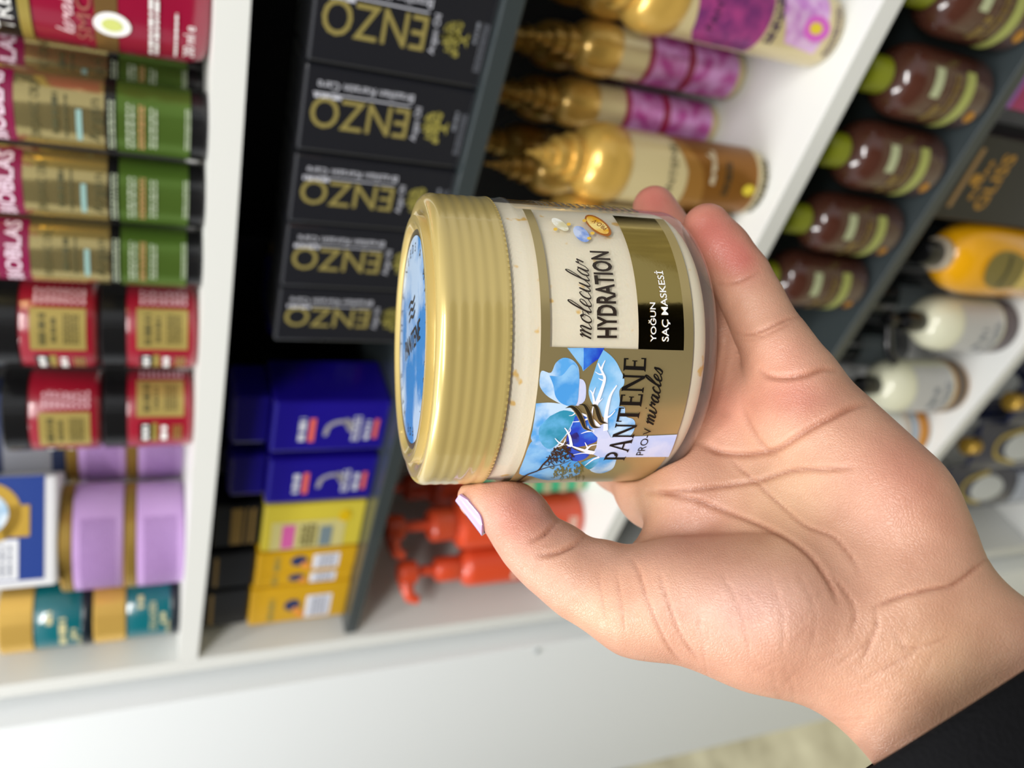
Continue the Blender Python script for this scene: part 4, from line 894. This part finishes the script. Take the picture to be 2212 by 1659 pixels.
gbottle('oil_bottle', .676, .044, .0262, .196, .38, 'gold bottle with purple and pink label at the edge of the picture', 'pink')
gbottle('oil_bottle', .551, .044, .0276, .190, .32, 'gold bottle with bronze label just above the fingertips', 'bronze')
gbottle('oil_bottle', .492, .046, .0270, .190, .5, 'gold bottle mostly hidden behind the jar and fingertips', 'bronze')
gbottle('oil_bottle', .613, .120, .0200, .178, .4, 'pink labelled gold bottle in the back row beside the purple one', 'row')
gbottle('oil_bottle', .566, .125, .0190, .178, .4, 'pink labelled gold bottle in the back row behind the bronze one', 'row')
for x, y, l in ((.655, .125, 'plain gold bottle top furthest right in the back row'), (.592, .185, 'plain gold bottle top in the third row, beside the grey shelf'), (.545, .185, 'plain gold bottle top in the third row, second along'), (.505, .120, 'plain gold bottle top behind the bottle hidden by the jar'), (.498, .188, 'plain gold bottle top in the third row, third along'), (.645, .190, 'plain gold bottle top deep in the shelf corner'), (.452, .120, 'plain gold bottle top nearest the jar')):
    gbottle('oil_bottle', x, y, .019, .185, .3, l, 'row')
# --- green striped carton and coral pump bottles
t = thing('striped_carton', 'green carton with beige diagonal stripes between jar and coral bottle', 'box', (.176, .087, S2), .1)
obj('carton', *g_box(-.030, .030, -.024, .024, 0, .13, .002), mat('green_card', '#38a878', .4), t)
for k in range(6): obj('stripe', *flat(jp([(-.030, .006 + k * .021), (.030, .020 + k * .021), (.030, .028 + k * .021), (-.030, .014 + k * .021)]), -.0243), mat('beige_stripe', '#b8ad86', .45), t)
G_COR = 'coral pump bottles'
def coral(x, y, r, H, rz, l):
    t = thing('pump_bottle', l, 'bottle', (x, y, S2), rz, G_COR); mc = mat('coral_plastic', '#d04a28', .35, coat=.2); hb = H * .66
    obj('bottle_body', *g_lathe([(.008, 0), (r - .003, 0), (r - .0005, .002), (r, .006), (r, hb - .012), (r - .002, hb - .005), (r * .62, hb), (r * .45, hb + .003), (.004, hb + .003)], 48), mc, t, smooth=45)
    obj('pump_collar', *g_lathe([(r * .60, hb + .001), (r * .64, hb + .003), (r * .64, hb + .026), (r * .52, hb + .030), (r * .26, hb + .031)], 40), mc, t, smooth=40)
    obj('pump_stem', *g_lathe([(.0065, hb + .03), (.0055, H - .012)], 20), mc, t, smooth=40)
    hd = join(g_lathe([(.0055, H - .022), (.013, H - .019), (.0145, H - .006), (.012, H), (.002, H + .0005)], 32), g_tube([(0, 0, H - .008), (-.014, -.008, H - .008), (-.024, -.013, H - .011), (-.027, -.015, H - .020)], [.0085, .008, .0065, .005], 14))
    obj('pump_head', *hd, mc, t, smooth=45)
    lab('white_lettering', join(g_dashes(-.018, .014, .010, .022, 4, rnd), blur_tx(.022, .006, 0, hb * .55)), mat('cream_fine_print', '#e7ddc8', .45), t, r)
coral(.103, .064, .0300, .232, .3, 'coral pump bottle beside the green striped carton'); coral(.050, .042, .0226, .212, .5, 'coral pump bottle against the white side panel'); coral(.158, .146, .026, .235, .4, 'coral pump bottle further back, mostly hidden by the jar'); coral(.072, .150, .026, .235, .8, 'coral pump bottle at the back in shadow')

# --- lower bay: brown bottles with lime caps on the grey shelf
G_BRN = 'brown bottles with lime caps'
def brown(x, y, r, rz, l):
    t = thing('brown_bottle', l, 'bottle', (x, y, D2), rz, G_BRN)
    obj('bottle_body', *g_lathe([(.006, .0012), (r * .80, 0), (r * .93, .003), (r, .010), (r, .074), (r * .97, .082), (r * .86, .091), (r * .62, .098), (r * .42, .101), (r * .4, .105), (.006, .105)], 56), mat('brown_plastic', '#4a2a20', .16, coat=.7), t, smooth=45)
    obj('cap', *g_lathe([(r * .42, .1035), (r * .5, .105), (r * .5, .122), (r * .44, .1265), (.004, .128)], 36), mat('lime_cap', '#848c18', .3), t, smooth=40)
    lab('green_arc', g_rect(-.050, .011, .029, .040), mat('sage_print', '#a3a95c', .4), t, r, off=.0005)
    lab('sage_patch', g_rect(-.014, .009, .066, .076), mat('pale_sage_print', '#b4bb93', .4), t, r, off=.0006)
    lab('gold_lettering', join(blur_tx(.022, .008, -.027, .056), g_dashes(-.036, .006, .046, .054, 2, rnd)), mat('bronze_print', '#8a7440', .4, metal=.4), t, r, off=.0006)
    lab('gold_seed', g_ell(-.024, .0165, .0062, .0045, .5), mat('amber_print', '#c58c34', .3, metal=.4), t, r, off=.0006)
brown(.7235, .038, .0296, .42, 'brown bottle cut by the top edge of the picture'); brown(.6575, .037, .0296, .42, 'second brown bottle, above the magenta carton'); brown(.5925, .037, .0296, .42, 'third brown bottle, its lime cap clearly showing'); brown(.5270, .036, .0276, .42, 'fourth brown bottle, two from the little finger'); brown(.4655, .037, .0280, .42, 'brown bottle nearest the little finger')
# --- lower level
t = thing('magenta_carton', 'magenta carton with lilac edge at the picture border', 'box', (.690, .064, S3), .03)
obj('carton', *g_box(-.036, .036, -.03, .03, 0, .245, .002), mat('magenta_card', '#a51f63', .35, coat=.3), t); obj('lilac_edge', *flat(g_rect(-.035, .035, .225, .240), -.0304), mat('lilac_foil', '#a765c8', .3), t)
t = thing('black_gold_carton', 'black carton with gold lettering and bar beside the yellow bottle', 'box', (.585, .070, S3), .03)
obj('carton', *g_box(-.043, .043, -.03, .03, 0, .235, .002), mat('soft_black_card', '#17181a', .4), t)
obj('gold_bar', *flat(g_rect(-.030, .030, .208, .214), -.0304), mat('rose_gold_bar', '#a8875c', .35, metal=.4), t)
obj('gold_lettering', *flat(join(tx('GLISS', .058, .017, 0, .162, .02), g_ell(0, .198, .006, .006), blur_tx(.040, .005, 0, .187)), -.0304), mat('gliss_gold', '#b98a34', .35, metal=.4), t)
t = thing('yellow_bottle', 'bright yellow oval bottle with black cap and olive label', 'bottle', (.500, .048, S3), .35)
r = .040
obj('bottle_body', *g_lathe([(.01, 0), (r * .9, 0), (r, .006), (r, .10), (r * .97, .125), (r * .85, .146), (r * .62, .160), (r * .4, .166), (.008, .167)], 56, 1, .82), mat('sun_yellow_plastic', '#e5a30c', .25, coat=.4), t, smooth=45)
obj('neck_ring', *g_lathe([(.014, .165), (.0175, .166), (.0175, .173), (.014, .174)], 40), mat('pearl_ring', '#b9ad98', .3), t, smooth=40); obj('cap', *g_lathe([(.0135, .172), (.014, .173), (.014, .195), (.012, .198), (.003, .199)], 40), M_BLK, t, smooth=40)
obj('olive_label', *wrap(g_ell(-.008, .098, .022, .036, -.15), r + .0006, sy=.82), mat('olive_label', '#7d7034', .4), t, smooth=True); obj('label_bar', *wrap(g_rect(-.026, .010, .096, .101), r + .001, sy=.82), mat('dark_olive', '#3a3a22', .4), t, smooth=True)
obj('straw_panel', *wrap(g_rect(-.028, .012, .030, .072), r + .0007, sy=.82), mat('straw_yellow', '#d9c069', .4), t, smooth=True); obj('brown_flower', *wrap(g_ell(-.006, .056, .007, .008), r + .001, sy=.82), mat('brown_flower', '#8a5a2a', .4), t, smooth=True)
G_WHT = 'white pump bottles with black pumps'
def white(x, y, r, rz, l, ring, ring2, H=.130, nozzle=True):
    t = thing('white_pump_bottle', l, 'bottle', (x, y, S3), rz, G_WHT)
    obj('bottle_body', *g_lathe([(.008, .026), (r, .0262), (r, H - .045), (r * .97, H - .028), (r * .86, H - .014), (r * .62, H - .003), (r * .4, H), (.006, H)], 56), mat('cream_white_plastic', '#dcdbc0', .2, coat=.6), t, smooth=45)
    obj('base_band', *g_lathe([(.008, 0), (r - .0015, 0), (r, .002), (r + .0002, .0262), (r - .001, .0266)], 56), ring, t, smooth=45)
    if ring2: obj('inner_band', *g_lathe([(r, .006), (r + .0008, .0065), (r + .0008, .021), (r, .0215)], 56), ring2, t, smooth=45)
    obj('pump_collar', *g_lathe([(.0115, H - .001), (.0118, H), (.0118, H + .026), (.0105, H + .028), (.004, H + .0285)], 36), M_BLK, t, smooth=40)
    obj('pump_stem', *g_lathe([(.004, H + .028), (.004, H + .048)], 16), M_BLK, t, smooth=40)
    hd = join(g_lathe([(.004, H + .044), (.0085, H + .045), (.009, H + .053), (.007, H + .0555), (.002, H + .056)], 28), g_tube([(0, 0, H + .050), (-.016, -.006, H + .050), (-.034, -.012, H + .046), (-.044, -.016, H + .036)], [.0055, .005, .0045, .004], 12))
    obj('pump_head', *hd, M_BLK, t, smooth=45)
    lab('grey_label', g_rect(-.040, .034, .030, H - .062 + .03), mat('grey_white_label', '#c5c5c4', .35), t, r)
    lab('label_print', join(g_dashes(-.034, .012, .034, .046, 2, rnd, .6), blur_tx(.030, .010, -.010, .054)), mat('grey_blue_print', '#7f858f', .5), t, r, off=.0006)
white(.4155, .046, .0328, .3, 'white pump bottle with brown base beside the yellow bottle', mat('brown_band', '#4a3436', .35), None, .128)
white(.3200, .047, .0335, .45, 'white pump bottle with amber and brown base, next to the hand', mat('amber_band', '#b98434', .3), mat('taupe_band', '#5c4c3a', .4), .126)
t = thing('white_lotion_bottle', 'white bottle with pale blue stripe and orange base band beside the hand', 'bottle', (.2400, .052, S3), .5, None); r = .0372
obj('bottle_body', *g_lathe([(.008, 0), (r - .002, 0), (r, .003), (r, .085), (r * .9, .108), (r * .6, .12), (r * .4, .123), (.005, .123)], 56), mat('bright_white_plastic', '#e8eaec', .3, coat=.4), t, smooth=45)
obj('orange_band', *g_lathe([(r, .004), (r + .0005, .0045), (r + .0005, .022), (r, .0225)], 56), mat('amber_orange', '#d28a1e', .35), t, smooth=45)
obj('blue_stripe', *g_lathe([(r, .026), (r + .0004, .0265), (r + .0004, .034), (r, .0345)], 56), mat('sky_stripe', '#9fb6cf', .35), t, smooth=45); obj('sand_stripe', *g_lathe([(r, .036), (r + .0004, .0365), (r + .0004, .050), (r, .0505)], 56), mat('sand_stripe', '#cfc4bb', .4), t, smooth=45)
obj('cap', *g_lathe([(.012, .122), (.0125, .123), (.0125, .150), (.010, .153)], 32), mat('bright_white_cap', '#dcdfe2', .3), t, smooth=40)
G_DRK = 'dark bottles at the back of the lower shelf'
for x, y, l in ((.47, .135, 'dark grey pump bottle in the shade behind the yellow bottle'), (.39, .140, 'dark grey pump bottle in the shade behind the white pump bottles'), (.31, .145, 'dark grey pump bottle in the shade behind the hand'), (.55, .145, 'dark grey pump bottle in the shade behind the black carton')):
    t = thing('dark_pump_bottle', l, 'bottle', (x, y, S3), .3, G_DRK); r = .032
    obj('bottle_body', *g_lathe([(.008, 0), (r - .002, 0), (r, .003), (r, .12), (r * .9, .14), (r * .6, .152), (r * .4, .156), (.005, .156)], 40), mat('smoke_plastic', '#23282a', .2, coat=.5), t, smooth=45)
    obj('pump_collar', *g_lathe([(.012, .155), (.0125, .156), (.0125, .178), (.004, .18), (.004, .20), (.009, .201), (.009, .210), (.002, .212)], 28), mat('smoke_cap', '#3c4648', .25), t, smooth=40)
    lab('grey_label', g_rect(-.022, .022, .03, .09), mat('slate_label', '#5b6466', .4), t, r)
# --- bottom bay: navy refill pouches
G_NAVY = 'navy refill pouches on the bottom shelf'
def pouch(x, y, w_, H, rz, l, white_, pink):
    t = thing('refill_pouch', l, 'pouch', (x, y, S4), rz, G_NAVY)
    V, Fc = [], []; n, m = 14, 16
    for sgn in (-1, 1):
        for j in range(m + 1):
            v = j / m
            for i in range(n + 1):
                u = i / n * 2 - 1; th = .020 * (1 - abs(u) ** 2.5) * (1 - .8 * v ** 2) + .0006; wid = w_ / 2 * (1 - .10 * max(v - .8, 0) / .2)
                V.append((u * wid, sgn * th, v * H))
    k = (n + 1) * (m + 1)
    for sgn in (0, 1):
        for j in range(m):
            for i in range(n):
                a = sgn * k + j * (n + 1) + i; q = (a, a + 1, a + n + 2, a + n + 1); Fc.append(q if sgn == 0 else q[::-1])
    for j in range(m):
        for i in (0, n): a = j * (n + 1) + i; Fc.append((a, a + n + 1, k + a + n + 1, k + a) if i == 0 else (k + a, k + a + n + 1, a + n + 1, a))
    for i in range(n): Fc.append((i, k + i, k + i + 1, i + 1)); a = m * (n + 1) + i; Fc.append((a, a + 1, k + a + 1, k + a))
    obj('pouch_body', V, Fc, mat('navy_film', '#1c2446', .25, coat=.5), t, smooth=60)
    yb = -.0215
    obj('gold_spout', *g_lathe([(.010, H - .002), (.013, H), (.013, H + .018), (.010, H + .020), (.002, H + .0205)], 28), mat('spout_gold', '#b6923e', .3, metal=.7), t, smooth=40)
    def pr(nm, g, m_):
        V_, F_ = subdiv_flat(g[0], g[1], .006); out = []
        for x_, z_, _ in V_:
            u = x_ / (w_ / 2); v = z_ / H; out.append((x_, -(.020 * (1 - min(abs(u), 1) ** 2.5) * (1 - .8 * v * v) + .0014), z_))
        obj(nm, out, F_, m_, t, smooth=True)
    pr('pale_window', g_ell(0, H * .66, w_ * .28, H * .14), mat('pale_window', '#c2c6c6', .35))
    pr('gold_arch', g_ribbon(spline([(-w_ * .34, H * .66), (-w_ * .2, H * .83), (0, H * .87), (w_ * .2, H * .83), (w_ * .34, H * .66)]), .006), M_GOLDPR)
    if white_: pr('white_panel', g_rect(-w_ * .36, w_ * .30, H * .20, H * .40), mat('misty_panel', '#aeb6c6', .4))
    if pink: pr('pink_strip', g_rect(-w_ * .36, w_ * .34, H * .10, H * .16), mat('rose_strip', '#d98f98', .4))
pouch(.288, .050, .082, .270, .25, 'navy pouch with gold spout nearest the picture border', 1, 0); pouch(.196, .056, .082, .270, .35, 'navy pouch in the middle of the bottom shelf', 1, 1); pouch(.100, .060, .082, .250, .35, 'navy pouch near the white side panel, above the wrist', 1, 1)
pouch(.386, .055, .082, .270, .2, 'navy pouch hidden in the shade under the shelf edge', 0, 1); pouch(.25, .14, .082, .28, .2, 'navy pouch standing behind the front ones', 0, 0); pouch(.16, .15, .082, .28, .2, 'rearmost navy pouch towards the side panel', 0, 0)
